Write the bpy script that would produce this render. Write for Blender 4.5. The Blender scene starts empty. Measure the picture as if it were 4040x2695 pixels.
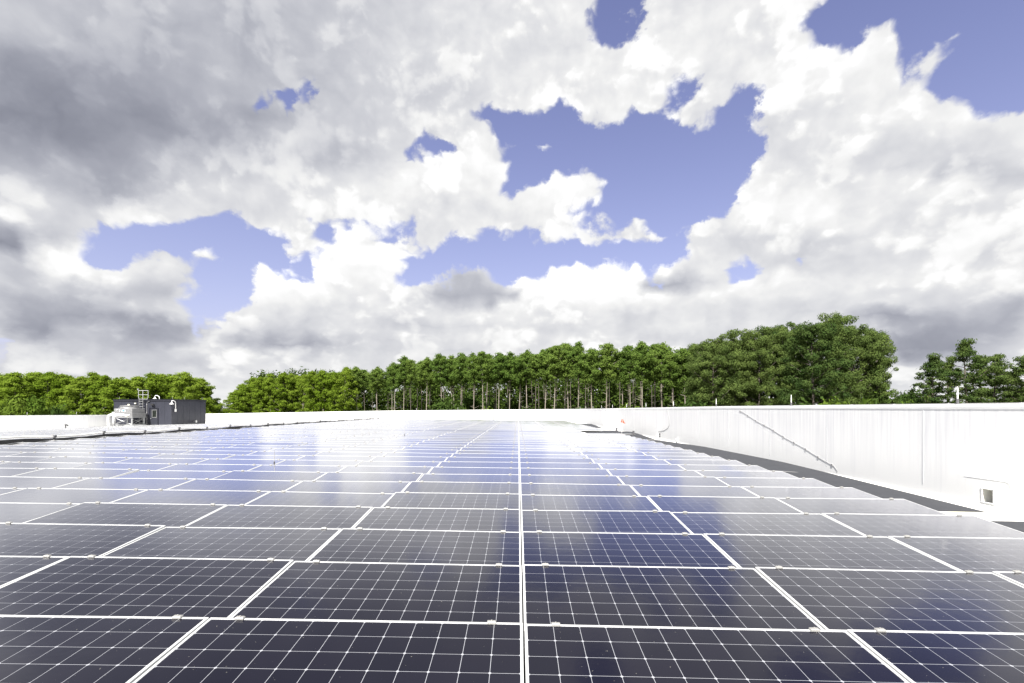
import bpy, bmesh, math, random
import numpy as np
from mathutils import Vector, Matrix

R = math.radians
C = bpy.context.scene.collection
SC = bpy.context.scene

# ------------------------------------------------------------------ camera
EYE = 10.0                      # eye height above the ground outside the building
YAW = 0.0213
FPX, CXP, CYP = 1963.0, 2002.0, 1605.0      # focal length and principal point in photo pixels (4040 wide)
cam = bpy.data.objects.new("camera", bpy.data.cameras.new("camera"))
C.objects.link(cam)
cam.data.sensor_width = 36.0
cam.data.lens = FPX / 4040 * 36
cam.data.shift_x = (2020 - CXP) / 4040
cam.data.shift_y = (CYP - 1347.5) / 4040
cam.data.clip_start = 0.05
cam.data.clip_end = 6000
cam.location = (0, 0, EYE)
cam.rotation_euler = (R(90), 0, YAW)
SC.camera = cam

def W(x, d, z=None, y=None):
    """photo pixel x (and pixel y, or height z relative to the eye) at depth d -> world point"""
    xc = (x - CXP) / FPX * d
    if z is None:
        z = (CYP - y) / FPX * d
    c, s = math.cos(YAW), math.sin(YAW)
    return Vector((c * xc - s * d, s * xc + c * d, EYE + z))

# ------------------------------------------------------------------ exposure, sun, sky
EXPO = 1.35
SC.view_settings.view_transform = 'Standard'
SC.view_settings.look = 'None'
SC.view_settings.exposure = EXPO
SC.view_settings.gamma = 1.0
SC.view_settings.use_curve_mapping = False

SUN_AZ, SUN_EL = 195.5, 52.0      # clockwise from +Y, degrees: behind the camera, a little to the left
sd = bpy.data.lights.new("sun", 'SUN')
sd.energy = 5.0
sd.angle = R(0.5)
sd.color = (1.0, 0.955, 0.88)
sun = bpy.data.objects.new("sun", sd)
C.objects.link(sun)
_d = Vector((math.sin(R(SUN_AZ)) * math.cos(R(SUN_EL)), math.cos(R(SUN_AZ)) * math.cos(R(SUN_EL)), math.sin(R(SUN_EL))))
sun.rotation_euler = _d.to_track_quat('Z', 'Y').to_euler()
sun.location = (0, -20, 60)

# ---- the cloud field: outlines of the blue openings and the light and dark banks (units: photo at 2351 px wide),
# turned below into tables over azimuth and elevation for the world shader
HOLES = [
 [(1131,317),(1149,290),(1181,267),(1207,263),(1247,283),(1267,263),(1297,233),(1331,247),(1334,287),(1404,295),(1444,273),(1464,247),(1471,280),(1537,280),(1568,293),(1618,320),(1640,285),(1658,257),(1701,207),(1751,190),(1748,227),(1718,283),(1728,333),(1711,360),(1701,400),(1685,417),(1698,467),(1681,480),(1610,490),(1570,515),(1541,543),(1484,507),(1444,487),(1417,517),(1384,517),(1361,527),(1311,500),(1334,487),(1391,467),(1401,433),(1384,413),(1344,387),(1311,407),(1287,388),(1251,400),(1211,417),(1157,430),(1174,397),(1184,353),(1167,337)],
 [(914,630),(971,597),(997,577),(1041,560),(1124,537),(1167,530),(1214,523),(1251,543),(1207,570),(1284,560),(1297,573),(1367,557),(1437,567),(1501,563),(1541,543),(1575,515),(1620,480),(1600,540),(1575,575),(1504,620),(1497,640),(1491,620),(1451,590),(1407,575),(1384,583),(1371,600),(1277,607),(1177,623),(1172,645),(1147,620),(1111,607),(1051,623),(961,643)],
 [(1911,-40),(1901,23),(1868,37),(1861,77),(1828,107),(1861,100),(1878,96),(1905,98),(1931,110),(1935,87),(1978,45),(2011,37),(2058,10),(2071,33),(2051,63),(2068,93),(2068,137),(2071,160),(2100,182),(2135,207),(2185,240),(2228,210),(2225,260),(2251,243),(2278,240),(2420,200),(2420,-40)],
 [(1401,-40),(1397,20),(1364,37),(1364,60),(1391,93),(1444,97),(1444,67),(1464,37),(1481,-40)],
 [(180,527),(260,520),(317,517),(353,523),(387,510),(420,510),(490,513),(523,503),(550,523),(633,540),(643,573),(640,607),(687,610),(717,590),(723,557),(713,513),(740,517),(784,520),(784,545),(727,560),(733,620),(703,643),(657,620),(593,610),(557,640),(547,680),(510,693),(487,720),(480,800),(460,780),(467,713),(447,690),(407,680),(500,653),(503,637),(440,637),(467,613),(533,610),(493,567),(447,560),(413,583),(353,572),(267,593),(187,593),(217,577),(267,563),(187,543)],
 [(784,543),(827,510),(864,510),(901,525),(944,513),(960,543),(900,540),(864,533),(824,525)],
 [(574,240),(594,228),(610,208),(703,195),(712,233),(667,262),(653,233),(627,220),(597,243)],
 [(1100,263),(1131,246),(1152,273),(1108,282)],
 [(928,347),(961,328),(1001,305),(1020,347),(984,356)],
 [(1537,217),(1568,178),(1587,200),(1544,256)],
 [(1676,629),(1691,600),(1730,595),(1721,615)],
 [(1838,592),(1875,574),(1872,594)],
 [(1450,-330),(1640,-120),(1800,-110),(2020,-200),(2200,-140),(2420,-160),(2420,-420),(2000,-420),(1700,-400)],
 [(-60,797),(30,787),(60,800),(40,820),(-60,822)],
]
WISPS = [(2140,150,56,52,.90),(2195,105,44,40,.86),(2243,58,30,34,.84),(1290,318,40,10,.6),(1440,395,40,7,.55),(1640,470,60,14,.66),(1245,335,62,20,.75),(1493,340,24,10,.6),(680,565,38,45,.9),(1085,560,18,26,.7),(1455,400,25,8,.5),(2290,60,40,60,.35),(1130,545,40,20,.5)]
TONE = [ (150,770,270,80,.80,.75),(1000,790,260,50,.90,.5),(2150,780,240,60,.74,.6),
 (350,-330,950,300,.58,.95),(1250,-300,220,160,.80,.6),(1900,-520,500,120,.66,.8),
  # x, y, rx, ry, display brightness, weight
 (500,150,520,260,.755,.9),(1000,110,260,160,.90,.8),(150,230,330,200,.67,.9),(60,240,170,120,.595,.9),(280,290,180,70,.595,.85),
 (560,290,120,60,.66,.7),(420,90,160,70,.73,.5),(820,60,120,60,.86,.5),(970,190,120,50,.85,.7),(760,330,140,60,.83,.6),
 (0,545,110,45,.53,.95),(260,420,120,60,.645,.8),(160,395,70,30,.74,.6),(120,500,120,40,.83,.5),(70,640,150,60,.76,.9),
 (50,725,110,38,.60,.9),(215,590,110,52,1.06,.9),(340,640,110,60,.86,.7),(230,720,80,32,.67,.9),(370,758,120,34,.665,.9),
 (210,812,170,13,.70,.8),(110,840,90,16,.93,.7),(60,770,90,14,.90,.7),(250,850,140,12,.76,.6),(640,640,150,60,1.06,.9),
 (600,720,60,50,.95,.6),(670,785,130,26,.68,.95),(820,610,150,70,1.07,.9),(800,740,90,40,.88,.6),(880,820,120,30,.86,.5),(1075,668,112,30,.715,.95),
 (1080,640,60,16,.86,.5),(950,752,90,16,.80,.8),(1060,770,50,25,.80,.8),(1130,770,30,22,.80,.6),(1300,650,160,55,1.12,.9),
 (1440,690,110,45,.97,.7),(1245,690,30,20,.84,.7),(1545,655,72,20,.72,.95),(1700,660,150,60,.90,.7),(1570,765,130,28,.80,.7),
 (1440,730,60,40,.88,.6),(1900,190,220,110,1.0,.9),(1960,370,260,42,.84,.8),(2270,405,110,36,.79,.9),(1760,410,90,50,1.0,.6),
 (1800,490,190,50,1.06,.8),(1840,548,200,16,.85,.7),(1990,590,200,30,.89,.6),(2150,690,180,28,.945,.8),(2140,745,190,22,.60,.95),
 (2290,720,120,50,.70,.8),(2160,805,170,24,.60,.95),(2140,850,130,20,.90,.7),(2320,820,80,40,.89,.6),(2300,560,130,60,.90,.5),
 (1200,180,160,60,.955,.6),(1560,120,200,80,.965,.6),(1020,430,170,55,1.05,.8),(870,470,120,30,.95,.6),(780,360,60,40,.78,.6),
 (1270,430,110,40,1.06,.8),(1420,540,70,14,.88,.6),(560,490,80,14,.82,.5),
]

PUFFS = [  # single heaps: centre, radii, brightness at the lit top and at the flat base
 (1900,215,190,190,1.02,.90),(2210,330,170,105,1.01,.80),(1080,410,140,75,1.05,.92),(1285,445,115,52,1.09,.95),(2130,470,210,72,1.0,.87),
 (1790,520,200,58,1.04,.86),(690,560,45,46,1.04,.92),(1545,602,46,32,1.10,1.0),(1440,640,95,62,1.18,.93),(1320,680,180,75,1.20,.90),
 (830,620,160,85,1.16,.90),(250,650,150,78,1.05,.72),(640,715,155,98,1.14,.72),(1750,690,170,75,1.08,.88),(90,705,130,62,.86,.62),
 (2150,672,190,58,.98,.84),(1075,667,112,36,.76,.70),(1547,655,70,22,.75,.70),(1000,785,140,34,.99,.83),(1570,765,140,38,.97,.79),
 (1230,745,120,36,.98,.88),(820,775,90,34,.97,.82),(350,832,160,22,.94,.78),(700,862,150,26,.96,.86),(1900,700,110,40,.97,.86),
]
def build_sky_tables():
    NA, NE = 63, 34
    az = np.radians(np.linspace(-51, 51, NA)); el = np.radians(np.linspace(0, 43.2, NE))
    AZ, EL = np.meshgrid(az, el)
    a = AZ + YAW
    k = FPX / 1.7184
    X = CXP / 1.7184 + k * np.tan(a)
    Y = CYP / 1.7184 - k * np.tan(EL) / np.cos(a)
    def sdist(poly):
        P = np.array(poly, float); Q = np.roll(P, -1, 0)
        dmin = np.full(X.shape, 1e9); ins = np.zeros(X.shape, bool)
        for (x0, y0), (x1, y1) in zip(P, Q):
            dx, dy = x1 - x0, y1 - y0
            t = np.clip(((X - x0) * dx + (Y - y0) * dy) / (dx * dx + dy * dy + 1e-9), 0, 1)
            dmin = np.minimum(dmin, np.hypot(X - x0 - t * dx, Y - y0 - t * dy))
            cr = (y0 > Y) != (y1 > Y)
            ins ^= cr & (X < dx * (Y - y0) / (dy + 1e-12) + x0)
        return np.where(ins, -dmin, dmin)         # negative inside an opening
    s = np.min([sdist(p) for p in HOLES], axis=0)
    cov = 0.5 + np.clip((s - 5) / 100.0, -0.45, 0.5)
    for (x, y, rx, ry, w) in WISPS:
        g = np.exp(-(((X - x) / rx) ** 2 + ((Y - y) / ry) ** 2))
        cov = np.maximum(cov, cov + (w * .75 - cov) * g)
    tone = np.full(X.shape, 0.955)
    for (x, y, rx, ry, v, w) in TONE:
        g = np.exp(-(((X - x) / rx) ** 2 + ((Y - y) / ry) ** 2) ** 1.9) * w
        tone = tone + (v - tone) * g
    for (x, y, rx, ry, hi, lo) in PUFFS:
        u, v = (X - x) / rx, (Y - y) / ry
        lobes = 1 + .16 * np.sin(np.arctan2(v, u) * 7 + x) + .10 * np.sin(np.arctan2(v, u) * 13 + y)
        e = np.clip((1.0 - np.hypot(u, np.where(v > 0, v * 1.15, v)) / lobes) / .20, 0, 1); e = e * e * (3 - 2 * e) * .85
        t = np.clip((v + .85) / 1.6, 0, 1) ** 1.2
        tone = tone + (hi + (lo - hi) * t - tone) * e
    return cov, tone, np.degrees(az), np.degrees(el)

def make_world():
    w = bpy.data.worlds.new("World"); SC.world = w; w.use_nodes = True
    nt = w.node_tree; nt.nodes.clear(); N, L = nt.nodes, nt.links
    def nd(t, **kw):
        n = N.new(t)
        for k, v in kw.items(): setattr(n, k, v)
        return n
    def m(op, a, b=None, c=None, clamp=False):
        n = nd('ShaderNodeMath', operation=op, use_clamp=clamp)
        for i, v in enumerate((a, b, c)):
            if v is None: continue
            if isinstance(v, (int, float)): n.inputs[i].default_value = v
            else: L.new(v, n.inputs[i])
        return n.outputs[0]
    def vm(op, a, b=None, s=None):
        n = nd('ShaderNodeVectorMath', operation=op)
        for i, v in enumerate((a, b)):
            if v is None: continue
            if isinstance(v, (tuple, list)): n.inputs[i].default_value = v
            else: L.new(v, n.inputs[i])
        if s is not None:
            if isinstance(s, (int, float)): n.inputs['Scale'].default_value = s
            else: L.new(s, n.inputs['Scale'])
        return n.outputs['Value'] if op in ('LENGTH', 'DOT_PRODUCT') else n.outputs[0]
    def noise(vec, scale, detail, rough, lac=2.0, dist=0.0):
        n = nd('ShaderNodeTexNoise', noise_dimensions='3D')
        L.new(vec, n.inputs['Vector'])
        for k, v in (('Scale', scale), ('Detail', detail), ('Roughness', rough), ('Lacunarity', lac), ('Distortion', dist)):
            n.inputs[k].default_value = v
        return n.outputs['Fac']
    tc = nd('ShaderNodeTexCoord')
    D = tc.outputs['Generated']
    sep = nd('ShaderNodeSeparateXYZ'); L.new(D, sep.inputs[0])
    x, y, z = sep.outputs
    az = m('MULTIPLY', m('ARCTAN2', x, y), 180 / math.pi)
    el = m('MULTIPLY', m('ARCSINE', z), 180 / math.pi)
    # cloud space: finer vertically towards the horizon
    comb = nd('ShaderNodeCombineXYZ')
    L.new(m('MULTIPLY', az, 1 / 57.3), comb.inputs[0])
    te = m('MINIMUM', m('TANGENT', m('MULTIPLY', m('MAXIMUM', el, 0.0), math.pi / 180)), 3.0)
    L.new(m('ADD', m('MULTIPLY', te, .72), m('MULTIPLY', m('LOGARITHM', m('ADD', te, .07), math.e), .13)), comb.inputs[1])
    comb.inputs[2].default_value = 3.7
    P = comb.outputs[0]
    n_lo = noise(P, 4.2, 2.5, .5)
    n_hi = noise(P, 8.0, 11, .60, dist=.10)
    wz = noise(vm('ADD', P, (7.1, 2.3, 0)), 8.0, 6, .55)
    n_dn = noise(P, 11.0, 3.5, .5)
    n_up = noise(vm('ADD', P, (-.010, .022, 0)), 11.0, 3.5, .5)
    warp = nd('ShaderNodeCombineXYZ')
    L.new(m('MULTIPLY', m('SUBTRACT', n_hi, .5), .12), warp.inputs[0])
    L.new(m('MULTIPLY', m('SUBTRACT', wz, .5), .12), warp.inputs[1])
    vor = nd('ShaderNodeTexVoronoi', feature='SMOOTH_F1', voronoi_dimensions='2D')
    vor.inputs['Scale'].default_value = 20; vor.inputs['Smoothness'].default_value = .5
    vor.inputs['Detail'].default_value = 2.0; vor.inputs['Roughness'].default_value = .5
    L.new(vm('ADD', P, warp.outputs[0]), vor.inputs['Vector'])
    billow = m('SUBTRACT', .42, vor.outputs['Distance'])
    # warped lookup
    azw = m('ADD', az, m('MULTIPLY', m('SUBTRACT', n_hi, .5), 5.5))
    elw = m('ADD', el, m('MULTIPLY', m('SUBTRACT', wz, .5), 4.5))
    cov, tone, A, E = build_sky_tables()
    half = 31
    tL = m('DIVIDE', m('SUBTRACT', azw, float(A[0])), float(A[half] - A[0]))
    tR = m('DIVIDE', m('SUBTRACT', azw, float(A[half])), float(A[-1] - A[half]))
    right = m('GREATER_THAN', azw, float(A[half]))
    elk = m('DIVIDE', elw, float(E[1] - E[0]))
    acc = None
    for k in range(len(E)):
        outs = []
        for (i0, i1, t) in ((0, half, tL), (half, len(A) - 1, tR)):
            cr = nd('ShaderNodeValToRGB'); cr.color_ramp.interpolation = 'LINEAR'
            els = cr.color_ramp.elements
            idx = list(range(i0, i1 + 1))
            while len(els) < len(idx): els.new(.5)
            for q, i in enumerate(idx):
                els[q].position = (i - i0) / (i1 - i0)
            for q, i in enumerate(idx):
                els[q].color = (float(cov[k, i]), float(tone[k, i]), 0, 1)
            L.new(t, cr.inputs[0]); outs.append(cr.outputs[0])
        mx = nd('ShaderNodeMix', data_type='RGBA')
        L.new(right, mx.inputs[0]); L.new(outs[0], mx.inputs[6]); L.new(outs[1], mx.inputs[7])
        row = mx.outputs[2]
        if acc is None: acc = row
        else:
            f = m('SUBTRACT', elk, float(k - 1), clamp=True)
            mk = nd('ShaderNodeMix', data_type='RGBA')
            L.new(f, mk.inputs[0]); L.new(acc, mk.inputs[6]); L.new(row, mk.inputs[7])
            acc = mk.outputs[2]
    sc = nd('ShaderNodeSeparateColor'); L.new(acc, sc.inputs[0])
    cv, tn = sc.outputs[0], sc.outputs[1]
    c = m('ADD', cv, m('MULTIPLY', m('SUBTRACT', n_hi, .5), .92))
    c = m('ADD', c, m('MULTIPLY', billow, .22))
    mr = nd('ShaderNodeMapRange', interpolation_type='SMOOTHSTEP')
    L.new(c, mr.inputs[0]); mr.inputs[1].default_value = .41; mr.inputs[2].default_value = .58
    dens = mr.outputs[0]
    # relief: lit tops, shaded undersides
    rel = m('MULTIPLY', m('SUBTRACT', n_dn, n_up), .22)
    thick = m('SUBTRACT', 1.0, m('MULTIPLY', m('SUBTRACT', c, .55, clamp=True), .18), clamp=True)
    # the dark banks are smooth, the lit ones billow
    soft = m('MULTIPLY_ADD', m('DIVIDE', m('SUBTRACT', tn, .62), .33, clamp=True), .75, .25)
    tn2 = m('ADD', tn, m('MULTIPLY', rel, soft))
    tn2 = m('ADD', tn2, m('MULTIPLY', m('SUBTRACT', n_lo, .5), .11))
    tn2 = m('ADD', tn2, m('MULTIPLY', billow, .05))
    sh = nd('ShaderNodeMapRange', interpolation_type='SMOOTHSTEP')
    L.new(m('ADD', m('MULTIPLY', n_dn, .6), m('ADD', m('MULTIPLY', n_hi, .4), m('MULTIPLY', billow, .12))), sh.inputs[0]); sh.inputs[1].default_value = .47; sh.inputs[2].default_value = .565
    tn2 = m('ADD', tn2, m('MULTIPLY', m('MULTIPLY', m('SUBTRACT', sh.outputs[0], .5), .075), soft))
    tn2 = m('ADD', tn2, .018)
    # soft shoulder so that lit tops keep some detail
    tn2 = m('MINIMUM', tn2, 1.22)
    lin = m('POWER', m('MAXIMUM', tn2, 0.0), 2.2)
    dark = m('MULTIPLY', m('SUBTRACT', .95, tn2, clamp=True), 2.4, clamp=True)
    tint = nd('ShaderNodeMix', data_type='RGBA')
    L.new(dark, tint.inputs[0]); tint.inputs[6].default_value = (1, 1, 1, 1); tint.inputs[7].default_value = (.90, .945, 1.16, 1)
    cc = vm('SCALE', tint.outputs[2], None, lin)
    cc = vm('SCALE', cc, None, 10.0 / (2 ** EXPO))
    sky = nd('ShaderNodeTexSky', sky_type='NISHITA')
    sky.sun_disc = False; sky.sun_elevation = R(SUN_EL); sky.sun_rotation = R(SUN_AZ)
    sky.air_density = 1.0; sky.dust_density = 1.2; sky.ozone_density = 2.5
    blue = vm('MULTIPLY', sky.outputs[0], SKYTINT)
    # pale air towards the horizon
    hz = nd('ShaderNodeMix', data_type='RGBA')
    L.new(m('MULTIPLY', m('POWER', math.e, m('MULTIPLY', m('MAXIMUM', el, 0.0), -1 / 13.0)), .85, clamp=True), hz.inputs[0])
    kk = 10.0 / (2 ** EXPO); hz.inputs[7].default_value = (.64 * kk, .70 * kk, .86 * kk, 1); L.new(blue, hz.inputs[6])
    blue = hz.outputs[2]
    mixc = nd('ShaderNodeMix', data_type='RGBA')
    L.new(dens, mixc.inputs[0]); L.new(blue, mixc.inputs[6]); L.new(cc, mixc.inputs[7])
    bg = nd('ShaderNodeBackground'); bg.inputs[1].default_value = 0.1
    L.new(mixc.outputs[2], bg.inputs[0])
    out = nd('ShaderNodeOutputWorld'); L.new(bg.outputs[0], out.inputs[0])
SKYTINT = (.80, .585, .69)
make_world()

# ------------------------------------------------------------------ materials
def mat(name, col, rough=.6, metal=0.0, spec=.5):
    ma = bpy.data.materials.new(name); ma.use_nodes = True
    b = ma.node_tree.nodes['Principled BSDF']
    b.inputs['Base Color'].default_value = (*col, 1); b.inputs['Roughness'].default_value = rough
    b.inputs['Metallic'].default_value = metal
    b.inputs['Specular IOR Level'].default_value = spec
    return ma
def noisy(name, c1, c2, scale=(1, 1, 1), nscale=4.0, detail=5, rough=.7, metal=0, lo=.35, hi=.7, bump=0.0):
    ma = mat(name, c1, rough, metal); nt = ma.node_tree; N, L = nt.nodes, nt.links
    tc = N.new('ShaderNodeTexCoord'); mp = N.new('ShaderNodeMapping'); mp.inputs['Scale'].default_value = scale
    L.new(tc.outputs['Object'], mp.inputs['Vector'])
    n = N.new('ShaderNodeTexNoise'); n.inputs['Scale'].default_value = nscale; n.inputs['Detail'].default_value = detail
    L.new(mp.outputs[0], n.inputs['Vector'])
    r = N.new('ShaderNodeMapRange'); r.inputs[1].default_value = lo; r.inputs[2].default_value = hi
    L.new(n.outputs['Fac'], r.inputs[0])
    mx = N.new('ShaderNodeMix'); mx.data_type = 'RGBA'
    mx.inputs[6].default_value = (*c1, 1); mx.inputs[7].default_value = (*c2, 1)
    L.new(r.outputs[0], mx.inputs[0]); L.new(mx.outputs[2], N['Principled BSDF'].inputs['Base Color'])
    if bump:
        bp = N.new('ShaderNodeBump'); bp.inputs['Strength'].default_value = bump; bp.inputs['Distance'].default_value = .02
        L.new(n.outputs['Fac'], bp.inputs['Height']); L.new(bp.outputs[0], N['Principled BSDF'].inputs['Normal'])
    return ma

def solar_glass():
    ma = bpy.data.materials.new("solar_glass"); ma.use_nodes = True
    nt = ma.node_tree; nt.nodes.clear(); N, L = nt.nodes, nt.links
    def m(op, a, b=None, clamp=False):
        n = N.new('ShaderNodeMath'); n.operation = op; n.use_clamp = clamp
        for i, v in enumerate((a, b)):
            if v is None: continue
            if isinstance(v, (int, float)): n.inputs[i].default_value = v
            else: L.new(v, n.inputs[i])
        return n.outputs[0]
    uv = N.new('ShaderNodeUVMap'); uv.uv_map = 'cells'
    sp = N.new('ShaderNodeSeparateXYZ'); L.new(uv.outputs[0], sp.inputs[0])
    fu, fv = m('FRACT', sp.outputs[0]), m('FRACT', sp.outputs[1])
    a = m('ABSOLUTE', m('SUBTRACT', fu, .5)); b = m('ABSOLUTE', m('SUBTRACT', fv, .5))
    inside = m('LESS_THAN', m('MAXIMUM', a, b), .5 - .0080)
    cham = m('LESS_THAN', m('ADD', a, b), 1 - .064)
    cell = m('MULTIPLY', inside, cham)
    # per-cell tone
    fl = N.new('ShaderNodeVectorMath'); fl.operation = 'FLOOR'; L.new(uv.outputs[0], fl.inputs[0])
    oi = N.new('ShaderNodeObjectInfo')
    ad = N.new('ShaderNodeVectorMath'); ad.operation = 'ADD'; L.new(fl.outputs[0], ad.inputs[0])
    cx = N.new('ShaderNodeCombineXYZ'); L.new(m('MULTIPLY', oi.outputs['Random'], 97.0), cx.inputs[2]); L.new(cx.outputs[0], ad.inputs[1])
    wn = N.new('ShaderNodeTexWhiteNoise'); wn.noise_dimensions = '3D'; L.new(ad.outputs[0], wn.inputs['Vector'])
    cm = N.new('ShaderNodeMix'); cm.data_type = 'RGBA'
    cm.inputs[6].default_value = (.0035, .0035, .0085, 1); cm.inputs[7].default_value = (.0055, .0052, .011, 1)
    L.new(wn.outputs['Value'], cm.inputs[0])
    # dust: fine specks and a light film
    geo = N.new('ShaderNodeNewGeometry')
    dn = N.new('ShaderNodeTexNoise'); dn.inputs['Scale'].default_value = 55; dn.inputs['Detail'].default_value = 3
    L.new(geo.outputs['Position'], dn.inputs['Vector'])
    spk = m('MULTIPLY', m('GREATER_THAN', dn.outputs['Fac'], .745), .35)
    cd = N.new('ShaderNodeMix'); cd.data_type = 'RGBA'; cd.inputs[7].default_value = (.35, .34, .30, 1)
    L.new(spk, cd.inputs[0]); L.new(cm.outputs[2], cd.inputs[6])
    bc = N.new('ShaderNodeMix'); bc.data_type = 'RGBA'; bc.inputs[6].default_value = (.27, .28, .31, 1)
    L.new(cell, bc.inputs[0]); L.new(cd.outputs[2], bc.inputs[7])
    df = N.new('ShaderNodeBsdfDiffuse'); L.new(bc.outputs[2], df.inputs[0])
    gl = N.new('ShaderNodeBsdfGlossy'); gl.inputs['Roughness'].default_value = .125; gl.inputs[0].default_value = (.97, .97, 1, 1)
    # prismatic glass: gentle ripple
    rn = N.new('ShaderNodeTexNoise'); rn.inputs['Scale'].default_value = 9; rn.inputs['Detail'].default_value = 2
    L.new(geo.outputs['Position'], rn.inputs['Vector'])
    bp = N.new('ShaderNodeBump'); bp.inputs['Strength'].default_value = .06; bp.inputs['Distance'].default_value = .01
    L.new(rn.outputs['Fac'], bp.inputs['Height']); L.new(bp.outputs[0], gl.inputs['Normal'])
    dt = N.new('ShaderNodeVectorMath'); dt.operation = 'DOT_PRODUCT'
    L.new(geo.outputs['Normal'], dt.inputs[0]); L.new(geo.outputs['Incoming'], dt.inputs[1])
    fc = N.new('ShaderNodeFloatCurve')
    cv = fc.mapping.curves[0]
    pts = [(0, 1), (.09, 1.0), (.15, .97), (.20, .83), (.25, .57), (.31, .35), (.38, .185), (.46, .075), (.58, .042), (1, .03)]
    cv.points[0].location = pts[0]; cv.points[1].location = pts[-1]
    for p in pts[1:-1]: cv.points.new(*p)
    fc.mapping.update()
    L.new(m('ABSOLUTE', dt.outputs['Value']), fc.inputs['Value'])
    ms = N.new('ShaderNodeMixShader'); L.new(fc.outputs[0], ms.inputs[0]); L.new(df.outputs[0], ms.inputs[1]); L.new(gl.outputs[0], ms.inputs[2])
    o = N.new('ShaderNodeOutputMaterial'); L.new(ms.outputs[0], o.inputs[0])
    return ma

def wall_paint():
    """white membrane with grey rain streaks that start under the coping"""
    ma = mat("white_wall_membrane", (.74, .75, .76), .55); nt = ma.node_tree; N, L = nt.nodes, nt.links
    tc = N.new('ShaderNodeTexCoord')
    def nz(scale, ns, det):
        mp = N.new('ShaderNodeMapping'); mp.inputs['Scale'].default_value = scale; L.new(tc.outputs['Object'], mp.inputs[0])
        n = N.new('ShaderNodeTexNoise'); n.inputs['Scale'].default_value = ns; n.inputs['Detail'].default_value = det; n.inputs['Roughness'].default_value = .65
        L.new(mp.outputs[0], n.inputs['Vector']); return n.outputs['Fac']
    def m(op, a, b=None, clamp=False):
        n = N.new('ShaderNodeMath'); n.operation = op; n.use_clamp = clamp
        for i, v in enumerate((a, b)):
            if v is None: continue
            if isinstance(v, (int, float)): n.inputs[i].default_value = v
            else: L.new(v, n.inputs[i])
        return n.outputs[0]
    fine = nz((1, 1, .02), 15.0, 6); broad = nz((1, 1, .03), .8, 3); length = nz((1, 1, .05), 2.2, 4)
    uv = N.new('ShaderNodeUVMap'); uv.uv_map = 'height'      # v: 0 at the coping, 1 at the foot
    sp = N.new('ShaderNodeSeparateXYZ'); L.new(uv.outputs[0], sp.inputs[0])
    reach = m('SUBTRACT', m('ADD', m('MULTIPLY', length, 1.5), .06), sp.outputs[1], clamp=True)
    st = m('MULTIPLY', m('MULTIPLY', m('SUBTRACT', fine, .33, clamp=True), 3.4, clamp=True), m('MULTIPLY', reach, 1.7, clamp=True))
    st = m('MULTIPLY', st, m('ADD', m('MULTIPLY', broad, 1.0), .35, clamp=True))
    mx = N.new('ShaderNodeMix'); mx.data_type = 'RGBA'
    mx.inputs[6].default_value = (.77, .78, .795, 1); mx.inputs[7].default_value = (.60, .61, .65, 1)
    L.new(st, mx.inputs[0]); L.new(mx.outputs[2], N['Principled BSDF'].inputs['Base Color'])
    return ma

def leaf_mat(name, c1, c2, trans=.35):
    ma = bpy.data.materials.new(name); ma.use_nodes = True
    nt = ma.node_tree; nt.nodes.clear(); N, L = nt.nodes, nt.links
    geo = N.new('ShaderNodeNewGeometry'); oi = N.new('ShaderNodeObjectInfo')
    n = N.new('ShaderNodeTexNoise'); n.inputs['Scale'].default_value = .7; n.inputs['Detail'].default_value = 3
    L.new(geo.outputs['Position'], n.inputs['Vector'])
    ad = N.new('ShaderNodeMath'); ad.operation = 'MULTIPLY_ADD'; L.new(oi.outputs['Random'], ad.inputs[0]); ad.inputs[1].default_value = .55
    mr = N.new('ShaderNodeMapRange'); mr.inputs[1].default_value = .35; mr.inputs[2].default_value = .65; mr.inputs[3].default_value = 0; mr.inputs[4].default_value = .5
    L.new(n.outputs['Fac'], mr.inputs[0]); L.new(mr.outputs[0], ad.inputs[2])
    mx = N.new('ShaderNodeMix'); mx.data_type = 'RGBA'; mx.inputs[6].default_value = (*c1, 1); mx.inputs[7].default_value = (*c2, 1)
    L.new(ad.outputs[0], mx.inputs[0])
    d = N.new('ShaderNodeBsdfDiffuse'); t = N.new('ShaderNodeBsdfTranslucent')
    L.new(mx.outputs[2], d.inputs[0]); L.new(mx.outputs[2], t.inputs[0])
    ms = N.new('ShaderNodeMixShader'); ms.inputs[0].default_value = trans
    L.new(d.outputs[0], ms.inputs[1]); L.new(t.outputs[0], ms.inputs[2])
    o = N.new('ShaderNodeOutputMaterial'); L.new(ms.outputs[0], o.inputs[0])
    return ma

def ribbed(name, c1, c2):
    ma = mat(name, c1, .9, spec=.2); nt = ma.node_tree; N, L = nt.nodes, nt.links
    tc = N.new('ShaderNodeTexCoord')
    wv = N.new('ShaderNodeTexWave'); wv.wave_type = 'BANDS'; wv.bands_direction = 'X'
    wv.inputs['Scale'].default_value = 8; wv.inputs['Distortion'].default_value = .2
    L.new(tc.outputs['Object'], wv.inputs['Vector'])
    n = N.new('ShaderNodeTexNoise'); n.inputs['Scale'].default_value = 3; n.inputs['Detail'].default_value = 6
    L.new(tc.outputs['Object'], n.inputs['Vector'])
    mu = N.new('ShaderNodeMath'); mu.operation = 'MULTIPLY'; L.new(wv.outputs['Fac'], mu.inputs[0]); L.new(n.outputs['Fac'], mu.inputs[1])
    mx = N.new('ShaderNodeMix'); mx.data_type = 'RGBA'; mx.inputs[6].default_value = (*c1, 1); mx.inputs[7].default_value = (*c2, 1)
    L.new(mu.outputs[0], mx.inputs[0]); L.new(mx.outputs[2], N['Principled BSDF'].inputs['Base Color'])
    return ma

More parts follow.
